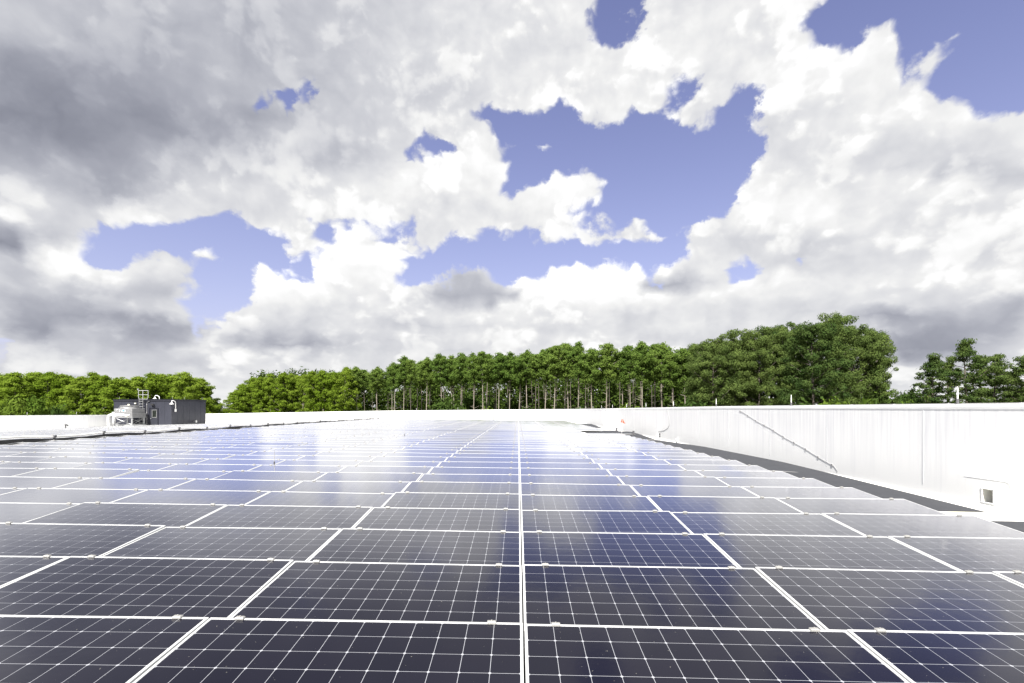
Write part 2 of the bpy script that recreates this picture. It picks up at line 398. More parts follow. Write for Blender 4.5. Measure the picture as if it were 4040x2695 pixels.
M = dict(
    glass=solar_glass(),
    frame=mat('white_anodised_frame', (.50, .51, .52), .38, .15),
    clamp=mat('clamp_metal', (.27, .27, .265), .5, .3),
    rack=mat('rack_metal', (.10, .10, .11), .6, .3),
    membrane=noisy('white_roof_membrane', (.80, .80, .79), (.68, .68, .66), nscale=.6, detail=7),
    wall=wall_paint(),
    coping=noisy('white_coping', (.80, .81, .82), (.70, .71, .73), nscale=1.5),
    gap=mat('joint_grey', (.42, .43, .46), .8),
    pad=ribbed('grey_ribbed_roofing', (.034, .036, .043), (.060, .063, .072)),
    sand=noisy('cream_roof_coating', (.78, .77, .60), (.70, .69, .55), nscale=5),
    steel=noisy('galvanised_steel', (.27, .27, .28), (.21, .215, .22), nscale=6, rough=.45, metal=.35),
    steel2=mat('pale_steel', (.36, .37, .38), .4, .3),
    white=mat('white_paint', (.80, .80, .80), .45),
    black=mat('black_rubber', (.018, .018, .02), .6),
    dgrey=noisy('dark_grey_cladding', (.034, .036, .049), (.028, .030, .041), nscale=.8, rough=.5),
    trim=mat('dark_trim', (.020, .021, .029), .45),
    door=mat('dark_door', (.028, .030, .040), .45),
    pane=mat('dark_pane', (.012, .016, .013), .06, 0, .8),
    blue=mat('blue_sign', (.05, .22, .55), .5),
    orange=mat('orange_flag', (.80, .10, .05), .6),
    cable=mat('grey_cable', (.30, .30, .31), .6),
    bark=noisy('pine_bark', (.29, .255, .22), (.15, .13, .11), scale=(1, 1, .25), nscale=6, rough=.9),
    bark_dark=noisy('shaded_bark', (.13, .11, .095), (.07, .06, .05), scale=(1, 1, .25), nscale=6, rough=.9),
    leaf_bright=leaf_mat('pine_needles_bright', (.120, .195, .016), (.225, .305, .045), .50),
    leaf_mid=leaf_mat('pine_needles', (.085, .150, .032), (.165, .235, .052), .48),
    leaf_dark=leaf_mat('pine_needles_deep', (.030, .060, .018), (.120, .165, .046), .36),
    leaf_bush=leaf_mat('broad_leaves', (.065, .120, .018), (.130, .185, .030), .40),
    leaf_far=leaf_mat('far_leaves', (.030, .060, .016), (.060, .095, .022), .35),
    leaf_wood_shade=leaf_mat('woodland_leaves_shade', (.014, .026, .009), (.060, .095, .018), .30),  # dark green with the shade of the crowns put into the leaf colour
    soil=noisy('woodland_floor', (.055, .06, .025), (.09, .085, .045), nscale=.3, detail=8, rough=.95),
)

for k_ in ('dgrey', 'trim', 'door'):
    M[k_].node_tree.nodes['Principled BSDF'].inputs['Specular IOR Level'].default_value = .18
# ------------------------------------------------------------------ mesh helpers
class MB:
    def __init__(s): s.v, s.f, s.m, s.starts = [], [], [], []
    def add(s, vs, fs, mi=0):
        o = len(s.v); s.starts.append((o, len(s.f))); s.v += [tuple(v) for v in vs]
        for f in fs: s.f.append(tuple(i + o for i in f)); s.m.append(mi)
        return s
    def box(s, c, d, mi=0, rot=None, taper=None):
        hx, hy, hz = d[0] / 2, d[1] / 2, d[2] / 2
        vs = [Vector((sx * hx, sy * hy, sz * hz)) for sz in (-1, 1) for sy in (-1, 1) for sx in (-1, 1)]
        if taper:
            for v in vs[4:]: v.x *= taper; v.y *= taper
        if rot: vs = [rot @ v for v in vs]
        c = Vector(c)
        return s.add([v + c for v in vs], [(0, 2, 3, 1), (4, 5, 7, 6), (0, 1, 5, 4), (2, 6, 7, 3), (0, 4, 6, 2), (1, 3, 7, 5)], mi)
    def bevbox(s, c, d, b, mi=0, rot=None):
        """box with chamfered top edges"""
        hx, hy, hz = d[0] / 2, d[1] / 2, d[2] / 2
        vs = []
        for (z, k) in ((-hz, 0), (hz - b, 0), (hz, b)):
            vs += [Vector((-hx + k, -hy + k, z)), Vector((hx - k, -hy + k, z)), Vector((hx - k, hy - k, z)), Vector((-hx + k, hy - k, z))]
        if rot: vs = [rot @ v for v in vs]
        c = Vector(c); fs = [(3, 2, 1, 0), (8, 9, 10, 11)]
        for l in (0, 4):
            for i in range(4): j = (i + 1) % 4; fs.append((l + i, l + j, l + 4 + j, l + 4 + i))
        return s.add([v + c for v in vs], fs, mi)
    def tube(s, pts, r, n=8, mi=0, caps=True):
        pts = [Vector(p) for p in pts]; rs = r if isinstance(r, (list, tuple)) else [r] * len(pts)
        vs = []; prev = None
        for i, p in enumerate(pts):
            t = (pts[min(i + 1, len(pts) - 1)] - pts[max(i - 1, 0)])
            t = t.normalized() if t.length > 1e-9 else Vector((0, 0, 1))
            if prev is None:
                a = Vector((0, 0, 1)) if abs(t.z) < .9 else Vector((1, 0, 0)); u = t.cross(a).normalized()
            else: u = (prev - t * prev.dot(t)).normalized()
            prev = u; w = t.cross(u)
            for k in range(n):
                th = 2 * math.pi * k / n; vs.append(p + (u * math.cos(th) + w * math.sin(th)) * rs[i])
        fs = []
        for i in range(len(pts) - 1):
            for k in range(n):
                k2 = (k + 1) % n; fs.append((i * n + k, i * n + k2, (i + 1) * n + k2, (i + 1) * n + k))
        if caps: fs.append(tuple(range(n))[::-1]); fs.append(tuple((len(pts) - 1) * n + k for k in range(n)))
        return s.add(vs, fs, mi)
    def lathe(s, c, prof, n=20, mi=0):
        """profile [(radius, z)...] about a vertical axis at c"""
        c = Vector(c); vs = []
        for (r, z) in prof:
            for k in range(n):
                th = 2 * math.pi * k / n; vs.append(c + Vector((r * math.cos(th), r * math.sin(th), z)))
        fs = []
        for i in range(len(prof) - 1):
            for k in range(n):
                k2 = (k + 1) % n; fs.append((i * n + k, i * n + k2, (i + 1) * n + k2, (i + 1) * n + k))
        fs.append(tuple(range(n))[::-1]); fs.append(tuple((len(prof) - 1) * n + k for k in range(n)))
        return s.add(vs, fs, mi)
    def mesh(s, name, mats, smooth=False):
        me = bpy.data.meshes.new(name); me.from_pydata(s.v, [], s.f)
        for ma in (mats if isinstance(mats, (list, tuple)) else [mats]): me.materials.append(ma)
        for p, mi in zip(me.polygons, s.m): p.material_index = mi
        if smooth:
            for p in me.polygons: p.use_smooth = True
        me.update(); return me
    def each(s, name, mats, parent=None, smooth=False):
        """every piece added becomes an object of its own"""
        st = s.starts + [(len(s.v), len(s.f))]; last = None
        for (v0, f0), (v1, f1) in zip(st[:-1], st[1:]):
            q = MB(); q.v = s.v[v0:v1]; q.f = [tuple(i - v0 for i in f) for f in s.f[f0:f1]]; q.m = s.m[f0:f1]
            last = q.build(name, mats, parent, smooth)
        return last
    def build(s, name, mats, parent=None, smooth=False):
        return link(name, s.mesh(name, mats, smooth), parent)

def link(name, me, parent=None, loc=None):
    o = bpy.data.objects.new(name, me); C.objects.link(o)
    if parent is not None: o.parent = parent
    if loc is not None: o.location = loc
    return o
def tag(o, label=None, cat=None, group=None, kind=None):
    if label: o['label'] = label
    if cat: o['category'] = cat
    if group: o['group'] = group
    if kind: o['kind'] = kind
    return o
def thing(name, label, cat, loc=(0, 0, 0), rz=0.0, group=None):
    o = bpy.data.objects.new(name, None); C.objects.link(o); o.empty_display_size = .2
    o.location = loc; o.rotation_euler = (0, 0, rz)
    return tag(o, label, cat, group)
def copy_thing(src, label=None, group=None):
    r = src.copy(); C.objects.link(r)
    if label: r['label'] = label
    if group: r['group'] = group
    for ch in list(src.children):
        c = ch.copy(); C.objects.link(c); c.parent = r
        for g in list(ch.children):
            d = g.copy(); C.objects.link(d); d.parent = c
    return r
ORD = ['zeroth', 'first', 'second', 'third', 'fourth', 'fifth', 'sixth', 'seventh', 'eighth', 'ninth', 'tenth', 'eleventh', 'twelfth', 'thirteenth', 'fourteenth', 'fifteenth', 'sixteenth', 'seventeenth', 'eighteenth', 'nineteenth', 'twentieth']
ORD += ['twenty-' + t for t in ORD[1:10]] + ['thirtieth'] + ['thirty-' + t for t in ORD[1:10]] + ['fortieth'] + ['forty-' + t for t in ORD[1:10]]

# ------------------------------------------------------------------ ground and roof deck
XR, XL, YN, YF, XE = 7.45, -48.2, -9.0, 68.0, -17.6       # right wall, left wall, near end, far wall, ridge at the array's left edge
def roof_z(X, Y):
    """roof deck height relative to the eye"""
    if X >= XE: return -1.56 - .0056 * (Y - 3) - .0096 * X
    ze = -1.56 - .0056 * (Y - 3) - .0096 * XE
    zl = -2.41 - .008 * (Y - 46)
    t = (X - XE) / (XL - XE)
    return ze + (zl - ze) * t
g = MB(); S = 3500
g.add([(-S, -S, 0), (S, -S, 0), (S, S, 0), (-S, S, 0)], [(0, 1, 2, 3)])
tag(g.build('ground', M['soil']), kind='structure')
d = MB(); xs = [XL, -40, -30, XE, -8, 0, XR + .3]; ys = [YN, 3, 15, 30, 45, 60, YF + .3]
for i in range(len(xs) - 1):
    for j in range(len(ys) - 1):
        q = [(xs[i], ys[j]), (xs[i + 1], ys[j]), (xs[i + 1], ys[j + 1]), (xs[i], ys[j + 1])]
        d.add([(x, y, EYE + roof_z(x, y)) for x, y in q], [(0, 1, 2, 3)])
tag(d.build('roof_deck', M['membrane']), kind='structure')

# grey ribbed strips between the array and the right wall; they rise to the wall as low saddles
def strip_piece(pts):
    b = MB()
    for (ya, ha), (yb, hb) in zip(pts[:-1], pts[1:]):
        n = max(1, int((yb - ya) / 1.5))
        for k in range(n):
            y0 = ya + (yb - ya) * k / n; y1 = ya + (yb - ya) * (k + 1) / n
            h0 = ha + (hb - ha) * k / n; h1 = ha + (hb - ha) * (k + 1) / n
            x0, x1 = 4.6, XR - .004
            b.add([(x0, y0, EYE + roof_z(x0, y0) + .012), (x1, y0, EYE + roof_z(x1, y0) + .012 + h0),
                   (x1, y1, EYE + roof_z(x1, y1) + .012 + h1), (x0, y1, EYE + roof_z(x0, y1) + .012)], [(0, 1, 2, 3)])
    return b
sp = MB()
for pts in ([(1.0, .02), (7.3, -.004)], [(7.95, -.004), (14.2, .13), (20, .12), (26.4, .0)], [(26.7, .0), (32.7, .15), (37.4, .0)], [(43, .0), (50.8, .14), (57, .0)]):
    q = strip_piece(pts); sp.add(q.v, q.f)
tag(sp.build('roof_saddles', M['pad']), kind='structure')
ys_ = MB(); x0, x1 = 4.6, XR - .006
ys_.add([(x0, 9.1, EYE + roof_z(x0, 9.1) + .020), (x1, 7.3, EYE + roof_z(x1, 7.3) + .004), (x1, 7.94, EYE + roof_z(x1, 7.94) + .004), (x0, 9.4, EYE + roof_z(x0, 9.4) + .020)], [(0, 1, 2, 3)])
tag(ys_.build('roof_seam_strip', M['sand']), kind='structure')

# ------------------------------------------------------------------ parapet walls
def interp(tbl, t):
    for (a, va), (b, vb) in zip(tbl[:-1], tbl[1:]):
        if t <= b: return va + (vb - va) * max(0, (t - a)) / (b - a)
    return tbl[-1][1]
TOP_R = [(-9, .05), (4, .03), (7, .012), (14, -.012), (19, -.03), (48, -.235), (68.3, -.345)]
def wall_mesh(along, fixed, sgn, axis, top, base, holes=()):
    """inner face (with openings), outer face, ends; axis 'y' runs along Y at X=fixed, thickness to sgn side"""
    T = .34
    def pt(a, off, z):
        return (fixed + sgn * off, a, EYE + z) if axis == 'y' else (a, fixed + sgn * off, EYE + z)
    b = MB(); uvs = []
    cuts = sorted(set(list(along) + [h for H in holes for h in (H[0], H[1])]))
    for a0, a1 in zip(cuts[:-1], cuts[1:]):
        H = [h for h in holes if a0 >= h[0] - 1e-6 and a1 <= h[1] + 1e-6]
        t0, t1, b0, b1 = top(a0), top(a1), base(a0) - .03, base(a1) - .03
        zs = [(b0, b1), (t0, t1)] if not H else [(b0, b1), (H[0][2], H[0][2]), None, (H[0][3], H[0][3]), (t0, t1)]
        k = 0
        segs = [(zs[0], zs[1])] if not H else [(zs[0], zs[1]), (zs[3], zs[4])]
        for (lo, hi) in segs:
            b.add([pt(a0, 0, lo[0]), pt(a1, 0, lo[1]), pt(a1, 0, hi[1]), pt(a0, 0, hi[0])], [(0, 1, 2, 3)])
            uvs += [(a0, (t0 - lo[0]) / (t0 - b0)), (a1, (t1 - lo[1]) / (t1 - b1)), (a1, (t1 - hi[1]) / (t1 - b1)), (a0, (t0 - hi[0]) / (t0 - b0))]
        b.add([pt(a0, T, -10), pt(a1, T, -10), pt(a1, T, t1), pt(a0, T, t0)], [(3, 2, 1, 0)]); uvs += [(0, .9)] * 4
        b.add([pt(a0, 0, t0), pt(a1, 0, t1), pt(a1, T, t1), pt(a0, T, t0)], [(0, 1, 2, 3)]); uvs += [(0, .9)] * 4
    for a in (cuts[0], cuts[-1]):
        b.add([pt(a, 0, base(a) - .03), pt(a, T, base(a) - .03), pt(a, T, top(a)), pt(a, 0, top(a))], [(0, 1, 2, 3)]); uvs += [(0, .9)] * 4
    me = b.mesh('wall', M['wall'])
    ul = me.uv_layers.new(name='height')
    for i, u in enumerate(uvs): ul.data[i].uv = u
    return me
def coping_build(parent, along, fixed, sgn, axis, top):
    T = .34; b = MB()
    prof = [(-.006, -.05), (-.010, -.01), (-.006, .022), (.06, .03), (T - .05, .034), (T + .045, .02), (T + .045, -.08)]
    def pt(a, off, z): return (fixed + sgn * off, a, EYE + z) if axis == 'y' else (a, fixed + sgn * off, EYE + z)
    for i, (a0, a1) in enumerate(zip(along[:-1], along[1:])):
        for (p, q) in zip(prof[:-1], prof[1:]):
            b.add([pt(a0, p[0], top(a0) + p[1]), pt(a1, p[0], top(a1) + p[1]), pt(a1, q[0], top(a1) + q[1]), pt(a0, q[0], top(a0) + q[1])], [(0, 1, 2, 3)])
    return b.build('coping', M['coping'], parent)
def frange(a, b, st):
    n = max(1, round((b - a) / st)); return [a + (b - a) * i / n for i in range(n + 1)]

# right wall with its scupper
topR = lambda a: interp(TOP_R, a)
SCU = (7.955, 8.145, -1.525, -1.305)
rw = thing('parapet_wall', 'white rain-streaked parapet wall along the right side with a square scupper hole', 'wall')
alR = frange(YN, YF + .34, 3.0)
link('wall_face', wall_mesh(alR, XR, 1, 'y', topR, lambda a: roof_z(XR, a), [SCU]), rw)
coping_build(rw, alR, XR, 1, 'y', topR)
b = MB()       # lining of the scupper
y0, y1, z0, z1 = SCU
def pr(x, y, z): return (x, y, EYE + z)
for (p, q) in (((y0, z0), (y1, z0)), ((y1, z0), (y1, z1)), ((y1, z1), (y0, z1)), ((y0, z1), (y0, z0))):
    b.add([pr(XR, *p), pr(XR, *q), pr(XR + .30, *q), pr(XR + .30, *p)], [(0, 1, 2, 3)])
b.add([pr(XR + .30, y0, z0), pr(XR + .30, y1, z0), pr(XR + .30, y1, z1), pr(XR + .30, y0, z1)], [(0, 1, 2, 3)])
b.build('scupper', M['membrane'], rw)
b = MB()       # welded flange of membrane round the scupper
ya, yb, za, zb = y0 - .27, y1 + .10, z0 - .06, z1 + .16
b.tube([pr(XR - .002, yb + .22, zb - .01), pr(XR - .002, ya + .07, zb), pr(XR - .002, ya + .02, zb - .02), pr(XR - .002, ya, zb - .07), pr(XR - .002, ya, za)], .0035, 5)
for (p, q) in (((y0 - .02, z0), (y1 + .02, z0)), ((y0 - .02, z1), (y1 + .02, z1)), ((y0, z0), (y0, z1)), ((y1, z0), (y1, z1))):
    b.tube([pr(XR - .003, *p), pr(XR - .003, *q)], .009, 6)
b.each('scupper_flange', M['wall'], rw)
for k, yy in enumerate([3.5, 6.46, 9.32, 12.18, 14.9, 17.8, 20.7, 26.5, 32.3, 38, 44, 50, 56]):
    b = MB(); b.box((XR - .002, yy, EYE + (topR(yy) - .07 + roof_z(XR, yy) + .25) / 2), (.006, .012, topR(yy) - roof_z(XR, yy) - .32)); b.build('wall_seam', M['gap'], rw)
b = MB()       # cant strip at the foot
for a0, a1 in zip(alR[:-1], alR[1:]):
    zc0, zc1 = roof_z(XR, a0), roof_z(XR, a1)
    b.add([pr(XR - .11, a0, zc0 + .006), pr(XR - .11, a1, zc1 + .006), pr(XR - .001, a1, zc1 + .10), pr(XR - .001, a0, zc0 + .10)], [(0, 1, 2, 3)])
b.build('cant_strip', M['membrane'], rw)

# far wall
XFL = -41.2
topF = lambda a: interp([(-49, -1.06), (XFL, -.98), (-19, -.60), (-3.5, -.44), (8, -.355)], a)
fw = thing('parapet_wall', 'white parapet wall across the far end of the roof below the pines', 'wall')
alF = frange(-48.6, XR + .34, 3.0)
link('wall_face', wall_mesh(alF, YF, 1, 'x', topF, lambda a: roof_z(a, YF)), fw)
coping_build(fw, alF, YF, 1, 'x', topF)
# left wall
topL = lambda a: interp([(-9, -.68), (38, -.80), (46, -.865), (59, -1.02), (69, -1.06)], a)
lw = thing('parapet_wall', 'white streaked parapet wall at left below bright trees, ending at the grey penthouse', 'wall')
alL = frange(YN, 59.0, 3.0)
link('wall_face', wall_mesh(alL, XL, -1, 'y', topL, lambda a: roof_z(XL, a)), lw)
coping_build(lw, alL, XL, -1, 'y', topL)
tag(MB().box(((XL + XR) / 2, (YN + YF) / 2, 3.7), (XR - XL + .5, YF - YN + .5, 7.4)).build('building_base', M['dgrey']), kind='structure')
# ------------------------------------------------------------------ solar panels
PW, PL, TH, CP = 1.933, .985, .0885, .159
PITCH, ROWY, COLX, COLW = 1.162, 3.0415, .0335, 1.943      # row pitch, far edge of the first row, left edge of the column right of the seam, column pitch
def panel_meshes():
    """local frame: origin at the middle of the near edge, +y up the slope, z=0 top of frame"""
    fr = MB(); lip, hgt = .0155, .040
    X0, X1, Y0, Y1 = -PW / 2, PW / 2, 0, PL
    o = [(X0, Y0), (X1, Y0), (X1, Y1), (X0, Y1)]; i = [(X0 + lip, Y0 + lip), (X1 - lip, Y0 + lip), (X1 - lip, Y1 - lip), (X0 + lip, Y1 - lip)]
    vs = [(x, y, -hgt) for x, y in o] + [(x, y, -.002) for x, y in o] + [(x * .9985, y if 0 < y < .5 else y, 0) for x, y in o] + [(x, y, 0) for x, y in i] + [(x, y, -.006) for x, y in i]
    fs = [(3, 2, 1, 0)]
    for l in (0, 4, 8, 12):
        for k in range(4): j = (k + 1) % 4; fs.append((l + k, l + j, l + 4 + j, l + 4 + k))
    fr.add(vs, fs)
    gl = MB(); gl.add([(x, y, -.003) for x, y in i], [(0, 1, 2, 3)])
    me_g = gl.mesh('laminate', M['glass']); ul = me_g.uv_layers.new(name='cells')
    for k, u in enumerate([(0, 0), (12, 0), (12, 6), (0, 6)]): ul.data[k].uv = u
    cl = MB(); cl.bevbox((0, 0, .007), (.054, .028, .015), .005); cl.lathe((0, .002, .0145), [(.006, 0), (.006, .004), (.003, .005)], 6)
    rk = MB()
    for sx in (0,):
        rk.box((sx, PL / 2, -.060), (.04, PL + .10, .035)); rk.box((sx, .06, -.14), (.12, .12, .14)); rk.box((sx, PL - .05, -.175), (.10, .10, .22))
    return fr.mesh('frame', M['frame']), me_g, cl.mesh('clamp', M['clamp']), rk.mesh('rack', M['rack']), fr, gl, cl
FR, GL, CL, RK, frB, glB, clB = panel_meshes()
SX = .0096
rng = random.Random(5)
panels = []
def panel_pos(block, k, c):
    """far-edge row k, column c -> near-edge centre and rotation"""
    if block == 'left':
        xc = -18.0 - c * COLW - PW / 2; yf = 15.9 + k * PITCH
        zf = roof_z(xc, yf) + .235; sx = (roof_z(xc - 1, yf) - roof_z(xc + 1, yf)) / 2
    else:
        yf = ROWY + k * PITCH if block == 'near' else 31.05 + k * PITCH
        xc = COLX + c * COLW + COLW / 2; zf = -1.3245 - .0056 * (yf - 3.0) - SX * xc; sx = SX
    return Vector((xc, yf - PL * math.cos(TH), EYE + zf - PL * math.sin(TH))), sx
def project(p):
    c, s = math.cos(YAW), math.sin(YAW)
    xc, yc, zc = c * p.x + s * p.y, -s * p.x + c * p.y, p.z - EYE
    if yc < .05: return None
    return CXP + FPX * xc / yc, CYP - FPX * zc / yc
for block, rows, cols in (('near', range(-1, 23), range(-9, 3)), ('far', range(0, 28), range(-9, 3)), ('left', range(0, 35), range(0, 14))):
    for k in rows:
        for c in cols:
            if block == 'far' and c == 2 and k < 4: continue
            p, sx = panel_pos(block, k, c)
            if block == 'left' and p.y > 54.5 and p.x < -40.5: continue
            if block == 'left' and p.x < XL + 1.6: continue
            rx, ry = TH + rng.gauss(0, .0050), sx + rng.gauss(0, .003)
            ex = Vector((math.cos(ry), 0, -math.sin(ry))); ey = Vector((0, math.cos(TH), math.sin(TH)))
            q = [p - ex * PW / 2, p + ex * PW / 2, p + ex * PW / 2 + ey * PL, p - ex * PW / 2 + ey * PL]
            pj = [project(v) for v in q]
            if any(v is None for v in pj):
                vis = [v for v in pj if v]
                if not vis:
                    if block == 'near' and abs(c) < 4: panels.append((0.0, block, k, c, p, rx, ry))
                    continue
                pj = [v if v else (vis[0][0], 4000) for v in pj]
            p = p.copy()
            if max(v[0] for v in pj) < 8 or min(v[0] for v in pj) > 4032 or min(v[1] for v in pj) > 2690:
                if max(v[0] for v in pj) > -3500 and min(v[0] for v in pj) < 7500: panels.append((0.0, block, k, c, p, rx, ry))
                continue
            cp = [(min(max(x, 0), 4040), min(y, 2695)) for x, y in pj]
            area = abs(sum(cp[i][0] * cp[(i + 1) % 4][1] - cp[(i + 1) % 4][0] * cp[i][1] for i in range(4))) / 2
            panels.append((area, block, k, c, p, rx, ry))
panels.sort(key=lambda t: -t[0])
first = None
seam = 'the centre seam'
stuff = MB(); stuff_uv = []
def side(c):
    n = c + 1 if c >= 0 else -c
    w = 'right' if c >= 0 else 'left'
    return (f'first {w} of {seam}' if n == 1 else f'{ORD[n]} {w} of {seam}')
for n, (area, block, k, c, p, rx, ry) in enumerate(panels):
    if n < 300:
        if block == 'near':
            row = 'the nearest row' if k == 0 else f'the {ORD[k + 1]} row from the camera'
            lab = f'solar panel in {row}, {side(c)}'
        elif block == 'far':
            lab = f'solar panel in the {ORD[k + 1]} row beyond the walkway gap, {side(c)}'
        else:
            lab = f'solar panel left of the white conduit, {ORD[k + 1]} row back, {ORD[c + 1]} from the conduit'
        if k <= 14 and block == 'near':
            if first is None:
                first = o = thing('solar_panel', lab, 'solar panel', group='solar panels of the rooftop array')
                link('frame', FR, o); link('laminate', GL, o); [link('rail', RK, o, (sx, 0, 0)) for sx in (-.77, .77)]
                for sx in (-1, 1): link('clamp', CL, o, (sx * (PW / 2 - .19), PL - .010, 0))
            else: o = copy_thing(first, lab)
        else:
            if 'solar_panel_far' not in bpy.data.meshes:
                b = MB(); b.add(frB.v, frB.f, 0); b.add(glB.v, glB.f, 1)
                for sx in (-1, 1): b.add([(v[0] + sx * (PW / 2 - .19), v[1] + PL - .01, v[2]) for v in clB.v], clB.f, 2)
                me = b.mesh('solar_panel_far', [M['frame'], M['glass'], M['clamp']])
                ul = me.uv_layers.new(name='cells'); q = len(frB.f)
                st = me.polygons[q].loop_start
                for kk, u in enumerate([(0, 0), (12, 0), (12, 6), (0, 6)]): ul.data[st + kk].uv = u
            o = tag(link('solar_panel', bpy.data.meshes['solar_panel_far']), lab, 'solar panel', 'solar panels of the rooftop array')
        o.location = p; o.rotation_euler = (rx, ry, 0)
    else:
        Mx = Matrix.Translation(p) @ Matrix.Rotation(ry, 4, 'Y') @ Matrix.Rotation(rx, 4, 'X')
        stuff.add([Mx @ Vector(v) for v in frB.v], frB.f, 0)
        stuff_uv.append(len(stuff.f)); stuff.add([Mx @ Vector(v) for v in glB.v], glB.f, 1)
        for sx in (-1, 1): stuff.add([Mx @ Vector((v[0] + sx * (PW / 2 - .19), v[1] + PL - .01, v[2])) for v in clB.v], clB.f, 2)
me = stuff.mesh('distant_panels', [M['frame'], M['glass'], M['clamp']]); ul = me.uv_layers.new(name='cells')
for q in stuff_uv:
    st = me.polygons[q].loop_start
    for kk, u in enumerate([(0, 0), (12, 0), (12, 6), (0, 6)]): ul.data[st + kk].uv = u
tag(link('distant_solar_panels', me), 'remaining small rows of solar panels towards the far end and left side of the roof', 'solar panels', kind='stuff')

b = MB(); b.tube([(COLX - .012 + .006 * math.sin(y_ * 2.1), y_, EYE + roof_z(0, y_) + .10 + .02 * math.sin(y_ * 1.3)) for y_ in frange(1.8, 28, .6)], .03, 6)  # added black tube that makes the centre seam read as a dark gap
tag(b.build('seam_shade_tube', M['black'], None, True), 'added black tube below the centre seam, standing in for the dark gap between the panels', 'cable')
# ------------------------------------------------------------------ conduits, rods and small roof fittings
def edge_conduit():
    t = thing('conduit', 'long white sagging conduit along the left edge of the main array', 'conduit')
    r = random.Random(3); pts, brk = [], []
    y = 14.0
    while y < 63.5:
        z = EYE + roof_z(XE, y) + .36 + (.03 if int(y / 2.3) % 2 else -.03)
        pts.append((-17.75 + r.uniform(-.04, .04), y, z)); y += 1.16
    b = MB(); b.tube(pts, .038, 8); b.build('pipe', M['white'], t, True)
    b = MB(); b.tube([(p[0] + .09, p[1], p[2] - .09) for p in pts], .03, 6); b.build('cable', M['black'], t, True)
    b = MB()
    for p in pts[::2]:
        b.box((p[0], p[1], p[2] + .03), (.16, .10, .06)); b.box((p[0] + .03, p[1], EYE + roof_z(-17.7, p[1]) + (p[2] - EYE - roof_z(-17.7, p[1])) / 2 - .02), (.05, .07, p[2] - EYE - roof_z(-17.7, p[1]) - .02))
    b.each('pipe_stand', M['rack'], t)
    b = MB()
    for (pa, pb) in zip(pts[:-1], pts[1:]):
        b.add([(-17.52, pa[1], EYE + roof_z(XE, pa[1]) + .01), (-17.52, pb[1], EYE + roof_z(XE, pb[1]) + .01), (-17.52, pb[1], EYE + roof_z(XE, pb[1]) + .285), (-17.52, pa[1], EYE + roof_z(XE, pa[1]) + .285)], [(0, 1, 2, 3), (3, 2, 1, 0)][:1])
    b.build('gap_shade_sheet', M['black'], t)  # added black sheet in place of the shadow between pipe and array
edge_conduit()

def rod(p, h, label, group, r=.008, m='cable', base=True, lean=0.0):
    t = thing('lightning_rod', label, 'rod', p, 0, group)
    b = MB(); b.tube([(0, 0, 0), (lean * .5, 0, h * .6), (lean, 0, h)], [r, r, r * .6], 6); b.build('rod', M[m], t)
    if base:
        b = MB(); b.lathe((0, 0, 0), [(r * 4, 0), (r * 4, .012), (r * 2, .03), (r * 2, .10)], 8); b.build('base', M['rack'], t)
    return t
GR = 'lightning rods among the solar panels'
for (x, yb, d_, h, lab) in (
    (1082, 1838, 11.45, .37, 'thin lightning rod among the panels left of centre, nearest to the camera'),
    (1596, 1721, 23.6, .38, 'thin lightning rod among the middle panels, left of the centre seam'),
    (1755, 1683, 37.2, .33, 'small lightning rod among the far panels, just left of the centre seam'),
    (602, 1711, 25.3, .36, 'thin lightning rod beside the white conduit, in front of the penthouse door'),
    (374, 1697, 37.5, .34, 'faint thin rod among the left panels, left of the penthouse'),
    (1106, 1674, 45.0, .48, 'faint lightning rod far left of centre, by the left end of the far wall'),
    (1347, 1661, 53.0, .44, 'faint lightning rod before the far wall, near the end of the white conduit')):
    rod(W(x, d_, y=yb), h, lab, GR)
t = thing('vent_post', 'short thick dark post standing before the far wall near the centre', 'post', W(1947, 63.0, y=1659))
b = MB(); b.tube([(0, 0, 0), (0, 0, .50)], .06, 10); b.build('post', M['black'], t)
b = MB(); b.lathe((0, 0, .5), [(.075, 0), (.075, .05), (.03, .07)], 10); b.build('cap', M['black'], t)
# rods along the right wall's coping
GW = 'lightning rods along the right parapet'
for k in range(11):
    yy = 8.70 + 5.2 * k
    if yy > 62: break
    where = 'nearest to the camera' if k == 0 else f'{ORD[k + 1]} from the camera'
    t = rod((XR + .09, yy, EYE + topR(yy) + .030), .31, f'white lightning rod on the right parapet, {where}', GW, .011, 'white')
for (x, d_, yb, lab) in ((107, 45.2, 1640, 'thin white rod on the left parapet, near the photo edge'), (302, 50.6, 1637, 'thin white rod on the left parapet, before the pale bush')):
    rod(W(x, d_, y=yb), .32, lab, 'lightning rods along the left parapet', .011, 'white')
for (x, lab) in ((1638, 'tiny rod on the far parapet, left of the leaning cable'), (1804, 'tiny rod on the far parapet, right of the hanging cable')):
    p = W(x, 67.6, z=0); rod((p.x, YF + .17, EYE + topF(p.x) + .03), .32, lab, 'lightning rods along the far parapet', .011, 'white')
# conductor running along the right coping
b = MB(); b.tube([(XR + .24, y_, EYE + topR(y_) + .045) for y_ in frange(2, 62, 1.5)], .010, 6)
t = thing('conductor_cable', 'long grey lightning conductor lying along the right coping', 'cable')
b.build('cable', M['cable'], t)
b = MB()
for y_ in frange(2.6, 62, 1.3): b.box((XR + .24, y_, EYE + topR(y_) + .045), (.05, .03, .025))
b.each('cable_clip', M['cable'], t)

